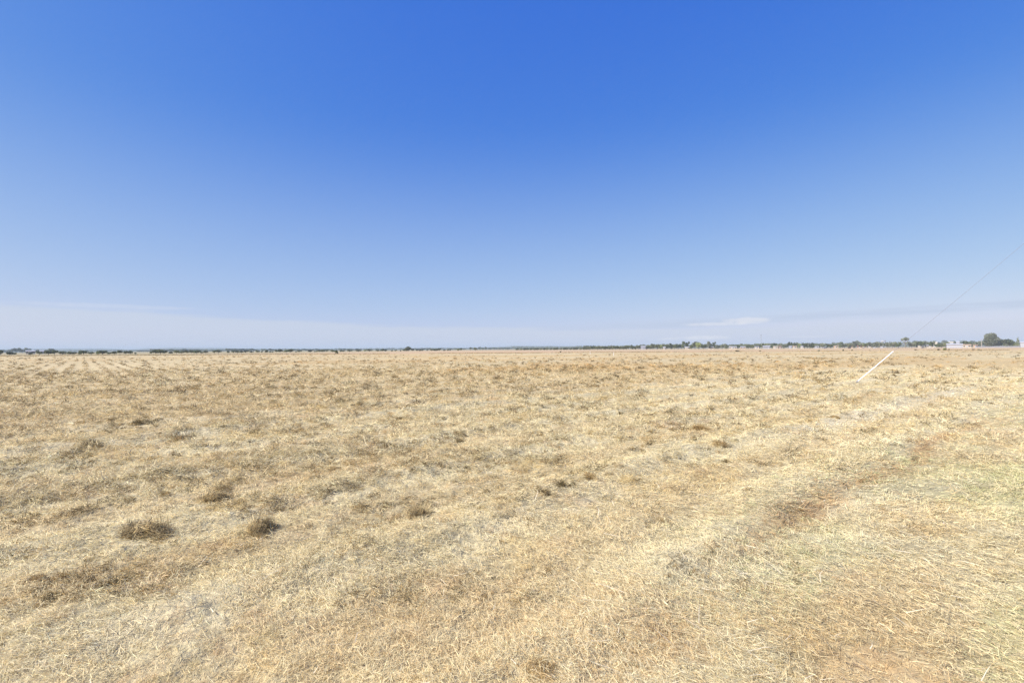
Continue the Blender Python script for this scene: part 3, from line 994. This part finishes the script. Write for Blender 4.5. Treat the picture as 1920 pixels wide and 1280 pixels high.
SPECIAL = {765: 'tallest round skyline tree, clear above the low western hedgerow', 882: 'lone umbrella-shaped tree on a bare stem before the distant ridge',
           891.3: 'lone round-topped tree on a stem just east of the umbrella-shaped one', 1698: 'umbrella gum with a pale trunk behind the guy wire',
           1858: 'giant domed grey-green tree towering over the sheds', 1908.5: 'conical dark tree beside the white barn',
           1684.5: 'dense dark round tree touching the umbrella gum', 192: 'wide bushy roadside tree below the flat-topped blue hill',
           1310: 'bright light green tree in the high gum grove', 254: 'smallest round bush standing alone in the hedgerow gap'}
KINDW = {'round': 'rounded', 'broad': 'spreading', 'gum': 'tall open', 'cone': 'conical', 'umbrella': 'umbrella-shaped', 'dome': 'domed'}
COLW = {'dark': 'dark green', 'olive': 'olive', 'light': 'light green', 'grey': 'grey-green', 'dry': 'straw-coloured'}
NAMEW = {'round': 'bushy_tree', 'broad': 'spreading_tree', 'gum': 'gum_tree', 'cone': 'conical_tree', 'umbrella': 'umbrella_tree', 'dome': 'domed_tree'}


def interval(px):
    for q in range(len(MARKS) - 1, -1, -1):
        if px >= MARKS[q][0]:
            return q
    return -1


cnt = {}
for k, (px, top, wp, kind, lc) in enumerate(sorted(front)):
    q = interval(px)
    cnt[q] = cnt.get(q, 0) + 1
    if px in SPECIAL:
        lab = SPECIAL[px]
    elif q < 0:
        lab = '%s %s tree, %s one west of the long white farmhouse counting eastward' % (KINDW[kind], COLW[lc], ORD[cnt[q] - 1])
    else:
        lab = '%s %s front-row tree, %s one going east from the %s' % (KINDW[kind], COLW[lc], ORD[cnt[q] - 1], MARKS[q][1])
    big = kind in ('dome', 'umbrella')
    Yd = front_depth(px) + (0 if big else ((k * 7) % 5 - 2) * 6.0)
    tree(NAMEW[kind], px, top, wp * (0.97 if big else 1.22 if px < 1100 else 1.4), Yd, kind, lc, lab, 'tree', 'trees standing along the far side of the paddocks', var=k)

# rear row: farther, paler trees showing above or between the front ones
rear = []
for (x0, x1, step, tops, wp, kinds, Yd) in (
        (4, 24, 7, (655.5, 656.4, 655), 11, ('broad', 'round'), 1250), (26, 54, 5.5, (654, 652.6, 653.2), 10, ('gum', 'broad'), 1000), (70, 88, 6, (656.2, 655.8), 9, ('broad',), 700),
        (94, 100, 6, (654.3,), 10, ('gum',), 800), (262, 284, 7, (657, 656.5), 10, ('round', 'broad'), 1300), (288, 372, 8, (655, 654.2, 655.4), 11, ('broad', 'round', 'gum'), 1250),
        (378, 426, 8, (655.8, 655, 656.4), 9, ('broad', 'round'), 1250), (428, 476, 6, (653.8, 653.4, 654), 9, ('broad', 'round'), 1150), (494, 516, 6, (654.2, 654.9, 653.8), 8, ('broad', 'gum'), 1150),
        (544, 622, 7, (654.6, 654, 655), 8, ('round', 'broad', 'gum'), 1150), (640, 676, 7, (654.6, 653.6, 654.4), 8, ('gum', 'broad'), 1150), (784, 826, 9, (653.4, 653), 9, ('round',), 1500),
        (846, 872, 8, (653, 652.6), 8, ('round', 'broad'), 1500), (900, 914, 5, (651, 651.6, 650.9), 5, ('gum', 'broad'), 1100), (920, 958, 8, (652, 651.4), 9, ('round', 'broad'), 1300),
        (1100, 1200, 11, (648.2, 647.6, 648.6), 11, ('round', 'broad', 'gum'), 900), (1206, 1280, 9, (645.8, 646.6), 10, ('broad', 'gum'), 850), (1312, 1432, 10, (645.4, 646, 644.8), 11, ('broad', 'round', 'gum'), 900),
        (1436, 1560, 11, (644, 643.4, 644.6), 12, ('broad', 'round', 'gum'), 850), (1568, 1680, 11, (642.6, 641.8, 643), 12, ('broad', 'gum', 'round'), 850),
        (1706, 1846, 9, (640.4, 638.6, 641, 638.2), 11, ('broad', 'round'), 1100)):
    q = 0
    px = x0
    while px <= x1:
        if not (885 < px < 897):
            rear.append((px + (q * 37 % 5 - 2) * 0.5, tops[q % len(tops)] + (q * 53 % 7 - 3) * 0.12, wp, kinds[q % len(kinds)], Yd + (q * 29 % 7 - 3) * 12))
        px += step; q += 1
cnt = {}
for k, (px, top, wp, kind, Yd) in enumerate(sorted(rear)):
    q = interval(px)
    cnt[q] = cnt.get(q, 0) + 1
    lc = ('dark', 'olive', 'dark')[k % 3] if px < 1000 else ('grey', 'olive', 'dark', 'grey')[k % 4]
    if q < 0:
        lab = 'hazy %s tree far behind, %s one counting eastward before the farmhouse' % (KINDW[kind], ORD[cnt[q] - 1])
    else:
        lab = 'hazy %s back-row tree, %s one going east from the %s' % (KINDW[kind], ORD[cnt[q] - 1], MARKS[q][1])
    tree(NAMEW[kind], px, top, wp * 1.25, Yd, kind, lc, lab, 'tree', 'hazier trees standing farther back', var=k + 1)

# shrubs on the field edge
shr = [(631, 656.2, 9, 201, 'gum', 'dark', 'lone black shrub with spreading twigs on the far edge of the field'),
       (1382, 656.2, 9, 190, 'broad', 'dry', 'low yellow-green bush on the field edge before the radio mast'),
       (1425, 656.6, 5, 190, 'broad', 'dry', 'smaller dry bush on the field edge just below the radio mast'),
       (1535.5, 655.6, 5, 192, 'round', 'olive', 'small bush on the field edge before the green-roofed shed'),
       (1581, 654.5, 4, 192, 'round', 'olive', 'upright little bush on the field edge before the tan brick house'),
       (1597.5, 655.2, 4, 192, 'broad', 'olive', 'round little bush on the field edge before the red-roofed house'),
       (1716.5, 654, 6, 190, 'broad', 'dry', 'thin dry bush on the field edge east of the umbrella gum'),
       (1759.5, 653, 6, 190, 'round', 'dry', 'low dry bush on the field edge west of the yellow-green bush'),
       (1771.5, 651.6, 8, 190, 'round', 'light', 'tallest yellow-green bush on the field edge before the large white shed'),
       (1779, 653.4, 4, 190, 'broad', 'dry', 'tiny dry bush touching the yellow-green one before the white shed'),
       (1825, 653.8, 6, 190, 'broad', 'dry', 'flat dry bush on the field edge before the low brown house'),
       (1835, 654.2, 5, 190, 'broad', 'olive', 'flat olive bush on the field edge before the giant domed tree'),
       (1051, 657.8, 4, 205, 'round', 'dark', 'small dark bush on the field edge before the even windbreak')]
for k, (px, top, wp, Yd, kind, lc, lab) in enumerate(shr):
    x, zt = at(px, Yd, top)
    e = tree('field_bush', px, top, wp, Yd, kind, lc, lab, 'bush', 'bushes on the far edge of the field', var=k)
    e.scale[2] = max(zt, 0.45)

# far-off woods that read as one mass
def wood(name, px0, px1, Yd, hh, n, lc, label):
    xs0, _ = at(px0, Yd); xs1, _ = at(px1, Yd)
    cx = xs0 + (xs1 - xs0) * rng.random(n); cy = Yd + rng.random(n) * 120
    h = hh * (0.55 + 0.45 * fbm(cx * 0.02, cy * 0.0, 261, 3) + 0.25 * rng.random(n))
    m_ = 26
    d = rng.normal(0, 1, (n * m_, 3)); d /= np.linalg.norm(d, axis=1)[:, None]
    H = np.repeat(h, m_)
    c = np.column_stack([np.repeat(cx, m_), np.repeat(cy, m_), H * 0.55]) + d * np.column_stack([H * 0.55, H * 0.55, H * 0.45])
    a = rng.normal(0, 1, (len(c), 3)); a /= np.linalg.norm(a, axis=1)[:, None]
    b = np.cross(a, rng.normal(0, 1, (len(c), 3))); b /= np.linalg.norm(b, axis=1)[:, None]
    s = H * 0.14
    V = np.stack([c - a * s[:, None], c - b * s[:, None] * 0.7, c + a * s[:, None], c + b * s[:, None] * 0.7], 1).reshape(-1, 3)
    tone = np.repeat((0.7 + 0.6 * rng.random(n)), m_ * 4)[:, None] * np.ones(3)
    o = link_mesh(name, np_mesh(name, V, np.arange(len(c) * 4), np.arange(len(c)) * 4, None, tone), M_LEAF[lc])
    tag(o, label, 'woodland', kind='stuff')


wood('distant_woodland', -60, 480, 2000, 8, 560, 'dark', 'blue hazy line of far-off woods beyond the farmhouse')
wood('distant_woodland', 480, 960, 2200, 9, 620, 'dark', 'thin blue line of far-off woods behind the scattered paddock trees')
wood('distant_woodland', 960, 1440, 1900, 11, 620, 'olive', 'hazy far-off woods under the low ridge behind the windbreak')
wood('distant_woodland', 1440, 1990, 1500, 11, 560, 'grey', 'pale far-off woods behind the town houses')

# ------------------------------------------------------------------ hills
M_HILL = material('wooded_hill', (0.075, 0.09, 0.055), 0.95, 0.35, 0.02)


def hill(px0, px1, Yd, prof, label, depth=1400):
    x0, _ = at(px0, Yd); x1, _ = at(px1, Yd)
    nx, ny = 220, 14
    xs = np.linspace(x0, x1, nx); ys = np.linspace(0, depth, ny)
    XX, YY = np.meshgrid(xs, ys)
    f = (XX - x0) / (x1 - x0)
    pf = np.interp(f, [p[0] for p in prof], [p[1] for p in prof])
    sh = np.sin(np.clip(YY / depth, 0, 1) * math.pi) ** 0.8
    ZZ = pf * sh + (fbm(XX * 0.01, YY * 0.01, 271, 4) - 0.5) * 9 * sh + (fbm(XX * 0.06, YY * 0.06, 281, 2) - 0.5) * 4 * sh
    ZZ = np.where(sh < 0.02, -1, ZZ)
    V = np.column_stack([XX.ravel(), (YY + Yd).ravel(), ZZ.ravel()])
    i = np.arange(ny - 1)[:, None]; j = np.arange(nx - 1)[None, :]
    Q = np.stack([i * nx + j, i * nx + j + 1, (i + 1) * nx + j + 1, (i + 1) * nx + j], -1).reshape(-1, 4)
    o = link_mesh('hill', np_mesh('hill', V, Q.ravel(), np.arange(len(Q)) * 4, None, None, True), M_HILL)
    tag(o, label, 'hill', kind='structure')


hill(-120, 170, 3400, [(0, 25), (0.45, 25), (0.7, 17), (1, 5)], 'low blue hill beyond the white farmhouse')
hill(130, 420, 3300, [(0, 3), (0.12, 14), (0.22, 26), (0.5, 23), (0.8, 14), (1, 5)], 'flat-topped blue hill above the western hedgerow')
hill(330, 900, 6000, [(0, 8), (0.2, 22), (0.6, 16), (0.8, 22), (1, 18)], 'faint long blue rise behind the middle of the field')
hill(820, 1180, 4200, [(0, 2), (0.25, 18), (0.42, 30), (0.62, 28), (0.85, 22), (1, 6)], 'low wooded ridge behind the lone stemmed trees')

# ------------------------------------------------------------------ buildings
M_WHITE = material('white_sheet_cladding', (0.36, 0.37, 0.40), 0.6, 0.04, 0.6)
M_CREAM = material('cream_wall', (0.50, 0.45, 0.36), 0.8, 0.06, 1.0)
M_TAN = material('tan_brick', (0.48, 0.36, 0.25), 0.85, 0.1, 1.0)
M_REDR = material('red_roof', (0.45, 0.17, 0.11), 0.8, 0.12, 1.0)
M_GREYR = material('grey_roof', (0.30, 0.31, 0.33), 0.7, 0.08, 1.0)
M_GREENR = material('green_roof', (0.34, 0.45, 0.38), 0.7, 0.08, 1.0)
M_PALER = material('pale_iron_roof', (0.48, 0.49, 0.52), 0.5, 0.05, 1.0)
M_BROWNR = material('brown_roof', (0.30, 0.20, 0.14), 0.8, 0.1, 1.0)
M_GLASS = material('window_glass', (0.06, 0.07, 0.09), 0.15, 0.1, 1.0, spec=0.6)
M_DOOR = material('door_paint', (0.35, 0.36, 0.38), 0.6, 0.06, 1.0)


def building(name, px, Yd, wpx, top, eave, wallm, roofm, label, cat='house', rz=0.0, depth=None, wins=3, big_door=False, group='buildings along the far side of the paddocks'):
    x, zt = at(px, Yd, top)
    _, ze = at(px, Yd, eave)
    az_b = math.atan2(x, Yd)
    rz = rz - az_b * 0.95
    Wd = wpx / FPX * Yd * math.cos(az_b)
    D = depth or min(9.0, max(5.0, Wd * 0.5))
    ze = max(ze, 2.3); zt = max(zt, ze + 0.5)
    e = empty(name, (x, Yd, 0), rz)
    h = Wd / 2
    b = MB(); b.box(-h, h, 0, D, -0.1, ze)
    # gable ends
    b.add([(-h, 0, ze), (-h, D, ze), (-h, D / 2, zt - 0.02), (-h + 0.05, 0, ze), (-h + 0.05, D, ze), (-h + 0.05, D / 2, zt - 0.02)], [(0, 2, 1), (3, 4, 5), (0, 3, 5, 2), (1, 2, 5, 4)])
    b.add([(h, 0, ze), (h, D, ze), (h, D / 2, zt - 0.02), (h - 0.05, 0, ze), (h - 0.05, D, ze), (h - 0.05, D / 2, zt - 0.02)], [(0, 1, 2), (3, 5, 4), (0, 2, 5, 3), (1, 4, 5, 2)])
    b.build('wall', wallm, e)
    rf = MB(); rf.gable(-h - 0.35, h + 0.35, -0.4, D + 0.4, ze - 0.03, zt, 0.16)
    rf.build('roof', roofm, e)
    if big_door:
        dm = MB(); dm.box(h * 0.35, h * 0.35 + min(3.6, h * 0.5), -0.06, -0.004, 0.0, min(3.2, ze - 0.4))
        dm.build('door', wallm if big_door == 2 else M_DOOR, e)
        gt = MB(); gt.box(-h, h, -0.5, -0.42, ze - 0.14, ze - 0.0); gt.build('gutter', M_PALER, e)
    else:
        dm = MB(); dm.box(-0.45, 0.45, -0.06, -0.004, 0.0, 2.05); dm.build('door', M_DOOR, e)
    for q in range(wins):
        cx = -h + Wd * (q + 0.5) / wins
        if abs(cx) < 1.1 and not big_door:
            cx += 1.6
        wm = MB(); wm.box(cx - 0.6, cx + 0.6, -0.05, -0.004, 1.0, 2.0)
        wm.build('window', M_GLASS, e)
    tag(e, label, cat, group)
    return e


building('farmhouse', 57, 420, 17, 659.2, 660.6, M_CREAM, M_PALER, 'long white farmhouse behind the small round hedgerow bush', wins=4)
building('farm_shed', 78.5, 430, 8, 659.0, 660.2, M_WHITE, M_PALER, 'short white-roofed shed under dark spreading trees', 'shed', wins=0, big_door=True)
building('farmhouse', 1206, 540, 8, 648.6, 650.6, M_WHITE, M_GREYR, 'white gabled homestead at the end of the windbreak', wins=2)
building('farm_shed', 1245.5, 545, 4, 650.4, 651.4, M_CREAM, M_PALER, 'tiny pale hut under trees east of the white homestead', 'shed', wins=1)
building('farm_shed', 1288, 560, 8, 650.2, 651.2, M_CREAM, M_PALER, 'pale low shed at the foot of the high gum grove', 'shed', wins=1)
building('town_house', 1333, 570, 10, 650.2, 651.2, M_CREAM, M_GREYR, 'low cream house with a grey roof east of the gum grove', wins=3)
building('town_house', 1374, 560, 14, 649.8, 650.6, M_CREAM, M_PALER, 'long pale-roofed house before the spreading dark trees', wins=4)
building('town_house', 1393, 560, 9, 650.0, 650.8, M_TAN, M_PALER, 'tan-walled house with pale roof next to the long pale-roofed one', wins=2)
building('town_house', 1419, 560, 8, 649.8, 650.6, M_CREAM, M_GREYR, 'small cream house at the foot of the radio mast', wins=2)
building('farm_shed', 1437, 550, 13, 648.2, 649.5, M_GREYR, M_WHITE, 'open-fronted shed with a bright white roof beside the radio mast', 'shed', wins=0, big_door=True)
building('town_house', 1454, 560, 8, 649.4, 650.4, M_CREAM, M_CREAM, 'cream-roofed house just past the white-roofed shed', wins=2)
building('town_house', 1462.5, 556, 5, 649.6, 650.2, M_BROWNR, M_BROWNR, 'small dark brown cabin among the cream houses', wins=1)
building('town_house', 1482, 560, 5, 650.2, 651.0, M_WHITE, M_PALER, 'small white cottage below the dark open gum', wins=1)
building('town_house', 1490, 566, 7, 650.0, 650.8, M_CREAM, M_TAN, 'cream cottage with a tan roof next to the small white one', wins=2)
building('town_house', 1504, 560, 5, 650.4, 651.0, M_CREAM, M_PALER, 'pale cottage half hidden by spreading trees', wins=1)
building('town_house', 1531, 560, 8, 649.4, 650.2, M_WHITE, M_GREYR, 'white house with grey roof just past the low dark tree', wins=2)
building('farm_shed', 1544, 556, 10, 648.6, 649.6, M_GREYR, M_GREENR, 'long shed with a pale green roof', 'shed', wins=0, big_door=True)
building('town_house', 1567, 552, 7, 648.6, 649.6, M_TAN, M_TAN, 'tan brick house standing in a gap in the trees', wins=2)
building('town_house', 1594, 556, 8, 648.4, 649.2, M_TAN, M_BROWNR, 'brown-roofed house west of the two red-roofed ones', wins=2)
building('town_house', 1611.5, 552, 9, 648.2, 649.2, M_TAN, M_REDR, 'wider red-roofed brick house', wins=3)
building('town_house', 1620.5, 556, 7, 648.4, 649.3, M_TAN, M_REDR, 'narrower red-roofed house beside the wider one', wins=2)
building('town_house', 1631, 556, 5, 648.8, 649.6, M_CREAM, M_PALER, 'pale-roofed cottage east of the red roofs', wins=1)
building('town_house', 1640, 556, 6, 648.6, 649.4, M_WHITE, M_PALER, 'white cottage below the grey-green trees', wins=1)
building('town_house', 1653, 556, 6, 648.4, 649.2, M_WHITE, M_WHITE, 'bright white cottage under the water tank', wins=1)
building('town_house', 1729, 520, 9, 646.6, 648.0, M_CREAM, M_WHITE, 'white-roofed cottage east of the umbrella gum', wins=2, rz=0.3)
building('farm_shed', 1744, 520, 13, 646.8, 647.8, M_CREAM, M_GREYR, 'low grey-roofed shed next to the white-roofed cottage', 'shed', wins=3)
building('town_house', 1752, 900, 11, 640.8, 642.2, M_CREAM, M_CREAM, 'long cream house on higher ground above the low sheds', wins=3)
building('town_house', 1783, 900, 9, 640.6, 642.0, M_WHITE, M_CREAM, 'white house on higher ground behind the large white shed', wins=3)
building('town_house', 1796, 900, 6, 639.8, 641.6, M_WHITE, M_WHITE, 'bright gabled house peeping out beyond the large white shed', wins=1)
building('farm_shed', 1790, 440, 30, 644.6, 645.4, M_WHITE, M_PALER, 'large white shed with a long blank wall in the open paddock', 'shed', wins=0, big_door=2, depth=11)
building('town_house', 1813, 480, 15, 645.6, 646.8, M_CREAM, M_TAN, 'low cream house with a tan roof beside the large white shed', wins=3)
building('town_house', 1829, 485, 8, 647.0, 647.8, M_TAN, M_BROWNR, 'low brown house between the tan roof and the giant tree', wins=2)
building('barn', 1927, 500, 28, 640.2, 641.4, M_WHITE, M_PALER, 'tall white barn cut by the edge of the picture', 'barn', wins=0, big_door=True, depth=12)

# water tank on legs behind the trees
x, zt = at(1656, 800, 637.8)
e = empty('water_tank', (x, 800, 0))
b = MB(); b.tube([(0, 0, zt - 2.2), (0, 0, zt - 0.4)], 3.4, 20); b.tube([(0, 0, zt - 0.39), (0, 0, zt)], [3.45, 0.6], 20); b.build('tank', M_WHITE, e)
for q in range(4):
    t = q * math.pi / 2 + 0.6
    b = MB(); b.tube([(2.9 * math.cos(t), 2.9 * math.sin(t), 0), (2.6 * math.cos(t), 2.6 * math.sin(t), zt - 2.21)], 0.2, 8); b.build('leg', M_PALER, e)
tag(e, 'white water tank just clearing the treetops', 'water tank')

# radio mast
M_STEEL = material('galvanised_steel', (0.36, 0.37, 0.39), 0.5, 0.1, 1.0)
M_DARK = material('dark_steel', (0.14, 0.14, 0.15), 0.5, 0.1, 1.0)
x, zt = at(1427, 800, 628.2)
e = empty('radio_mast', (x, 800, 0))
b = MB()
for q in range(3):
    t = q * 2.094
    b.tube([(0.55 * math.cos(t), 0.55 * math.sin(t), 0), (0.28 * math.cos(t), 0.28 * math.sin(t), zt)], 0.075, 6)
nseg = 12
for q in range(nseg):
    z0, z1 = zt * q / nseg, zt * (q + 1) / nseg
    r0, r1 = 0.55 - 0.27 * q / nseg, 0.55 - 0.27 * (q + 1) / nseg
    for s_ in range(3):
        t0, t1 = s_ * 2.094, (s_ + 1) * 2.094
        b.tube([(r0 * math.cos(t0), r0 * math.sin(t0), z0), (r1 * math.cos(t1), r1 * math.sin(t1), z1)], 0.04, 4)
b.build('lattice_tower', M_STEEL, e)
b = MB(); b.box(-1.3, 1.3, -0.09, 0.09, zt, zt + 0.18); b.build('crossarm', M_DARK, e)
for sx in (-1.2, 0.0, 1.2):
    b = MB(); b.tube([(sx, 0.02, zt + 0.19), (sx, 0.02, zt + 1.1)], 0.12, 8); b.build('antenna', M_DARK, e)
tag(e, 'thin radio mast with a crossarm rising above the town trees', 'radio mast')

# thin poles
def pole(px, Yd, top, r, label, cross):
    x, zt = at(px, Yd, top)
    e = empty('power_pole', (x, Yd, 0))
    b = MB(); b.tube([(0, 0, -0.2), (0, 0, zt)], [r * 1.2, r], 10); b.build('shaft', M_POLE, e)
    if cross:
        b = MB(); b.box(-1.1, 1.1, -r - 0.12, -r - 0.003, zt - 0.7, zt - 0.55); b.build('crossarm', M_POLE, e)
        for q in (-1, 0, 1):
            b = MB(); b.tube([(q * 0.95, -r - 0.06, zt - 0.549), (q * 0.95, -r - 0.06, zt - 0.36)], [0.05, 0.035], 8); b.build('insulator', M_WHITE, e)
    tag(e, label, 'pole')
    return e


M_POLE = material('weathered_pole_timber', (0.42, 0.38, 0.33), 0.85, 0.15, 2.0, 0.2)
pole(1571.5, 540, 645.4, 0.22, 'slim pale pole beside the tan brick house', True)
pole(1840, 505, 635.5, 0.2, 'slim pale pole rising in front of the giant domed tree', True)

# grey paling fence before the giant tree
M_FENCE = material('grey_fence', (0.46, 0.46, 0.47), 0.8, 0.1, 0.8)
e = empty('paling_fence', (0, 0, 0))
xa, _ = at(1830, 478); xb, _ = at(1914, 478)
b = MB()
q = xa
while q < xb:
    b.box(q, q + 0.28, 478, 478.03, 0.05, 1.25 + 0.06 * math.sin(q * 3.1)); q += 0.31
b.build('palings', M_FENCE, e)
b = MB(); b.box(xa, xb, 478.032, 478.08, 0.35, 0.45); b.box(xa, xb, 478.032, 478.08, 1.0, 1.1); b.build('rail', M_FENCE, e)
tag(e, 'long low grey fence between the brown house and the white barn', 'fence')

# white marker stakes out in the field
M_STAKE = material('white_stake_paint', (0.8, 0.79, 0.74), 0.6, 0.05, 4.0)
for px, base, top, lab in ((1106.5, 664.0, 658.6, 'farther of two white marker stakes in the stubble'), (1150.5, 666.6, 660.4, 'nearer of two white marker stakes in the stubble')):
    sx, sy = gpt(px, base)
    _, zt = at(px, sy, top)
    b = MB(); b.box(-0.045, 0.045, -0.02, 0.02, -0.1, zt); b.add([(-0.045, -0.02, zt), (0.045, -0.02, zt), (0.045, 0.02, zt), (-0.045, 0.02, zt), (0, 0, zt + 0.07)], [(0, 1, 4), (1, 2, 4), (2, 3, 4), (3, 0, 4)])
    o = b.build('marker_stake', M_STAKE)
    o.location = (sx, sy, 0)
    tag(o, lab, 'stake', 'white marker stakes')

# ------------------------------------------------------------------ guy wire with its white guard
M_GUARD = material('white_plastic_guard', (0.86, 0.85, 0.88), 0.35, 0.02, 3.0, spec=0.5)
M_WIRE = material('galvanised_wire', (0.26, 0.27, 0.30), 0.5, 0.1, 20.0, metallic=0.3)
ax, ay = gpt(1603, 719.5)
def onwire(px, py):
    xx, zz = at(px, ay, py)
    return Vector((xx, ay, zz))
g0 = onwire(1603, 719.5); g1 = onwire(1608, 714.5); g2 = onwire(1675, 658.6); g3 = onwire(1920, 452)
dirw = (g3 - g2).normalized()
gend = g2 + dirw * ((10.2 - g2.z) / dirw.z)
e = empty('guy_wire', tuple(g0))
def rel(p): return p - g0
b = MB(); b.tube([rel(g0) - dirw * 0.15, rel(g1) + dirw * 0.05], 0.016, 8); b.build('anchor_rod', M_DARK, e)
b = MB()
ring = [(0.045 * math.cos(t) * dirw.x, 0.0 + 0.0, 0.045 * math.sin(t)) for t in np.linspace(0, 2 * math.pi, 13)]
b.tube([Vector(p) + rel(g1) for p in ring], 0.008, 6, cap=False); b.build('thimble', M_STEEL, e)
b = MB(); b.tube([rel(g1), rel((g1 + g2) / 2) + Vector((0, 0, -0.006)), rel(g2)], 0.0175, 14); b.build('guard', M_GUARD, e)
b = MB()
sag = [g2 + (gend - g2) * t - Vector((0, 0, 0.10 * 4 * t * (1 - t))) for t in np.linspace(0, 1, 24)]
b.tube([rel(p) for p in sag], 0.0068, 6); b.build('wire', M_WIRE, e)
tag(e, 'slanting guy wire sleeved in a white guard where it meets the field', 'guy wire')
# its pole stands beyond the edge of the picture
e = empty('power_pole', (gend.x + 0.15, ay, 0))
b = MB(); b.tube([(0, 0, -0.3), (0, 0, 11)], [0.17, 0.13], 14); b.build('shaft', M_POLE, e)
b = MB(); b.box(-0.06, 0.06, -1.1, 1.1, 10.4, 10.52); b.build('crossarm', M_POLE, e)
tag(e, 'tall timber pole holding the upper end of the guy wire', 'pole')

# ------------------------------------------------------------------ birds
M_BIRD = material('dark_plumage', (0.05, 0.05, 0.055), 0.8, 0.2, 20)
def bird(px, py, Yd, span, bank, label):
    d = ray(px, py); t = Yd / d.y
    b = MB()
    b.tube([(0, -0.16, 0), (0, -0.08, 0), (0, 0.03, 0), (0, 0.12, 0.01), (0, 0.17, 0.01), (0, 0.21, 0.0)], [0.02, 0.045, 0.055, 0.03, 0.035, 0.006], 8)
    b.add([(-0.03, -0.15, 0.005), (0.03, -0.15, 0.005), (0.06, -0.28, 0.0), (-0.06, -0.28, 0.0)], [(0, 1, 2, 3)])
    for s in (-1, 1):
        b.add([(0.03 * s, 0.07, 0.02), (0.03 * s, -0.05, 0.02), (0.3 * s, -0.03, 0.13), (0.28 * s, 0.08, 0.13), (0.55 * s, -0.08, 0.09),
               (0.03 * s, 0.07, 0.01), (0.03 * s, -0.05, 0.01), (0.3 * s, -0.03, 0.122), (0.28 * s, 0.08, 0.122)],
              [(0, 1, 2, 3), (3, 2, 4), (5, 8, 7, 6), (8, 4, 7)])
    o = b.build('bird', M_BIRD)
    o.location = (d.x * t, Yd, CAM_H + d.z * t)
    o.rotation_euler = (0.1, bank, 0.9 + bank)
    o.scale = (span, span, span)
    tag(o, label, 'bird', 'birds flying over the field')


bird(235.5, 646.4, 95, 0.36, 0.2, 'lowest small dark bird, just above the flat-topped blue hill')
bird(228, 634, 150, 0.36, 0.5, 'faint small bird higher than the one above the blue hill')
bird(1755, 412, 90, 0.22, -0.3, 'tiny bird in the open blue sky above the guy wire')
bird(1802, 323, 90, 0.24, 0.3, 'tiny bird highest in the blue sky, far above the wire')

# ------------------------------------------------------------------ haze
b = MB(); b.box(-9200, 9200, -9200, 9200, -2.0, 43.0)
M_HAZE = bpy.data.materials.new('haze')
M_HAZE.use_nodes = True
t = NT(M_HAZE.node_tree)
for n in list(M_HAZE.node_tree.nodes):
    M_HAZE.node_tree.nodes.remove(n)
pv = t.n('ShaderNodeVolumePrincipled')
pv.inputs['Color'].default_value = (0.51, 0.62, 0.73, 1)
pv.inputs['Density'].default_value = 0.00022
pv.inputs['Anisotropy'].default_value = 0.0
out = t.n('ShaderNodeOutputMaterial')
t.link(pv.outputs[0], out.inputs['Volume'])
haze = b.build('haze', M_HAZE)
tag(haze, 'thin pale blue haze lying over the whole plain', 'haze', kind='stuff')
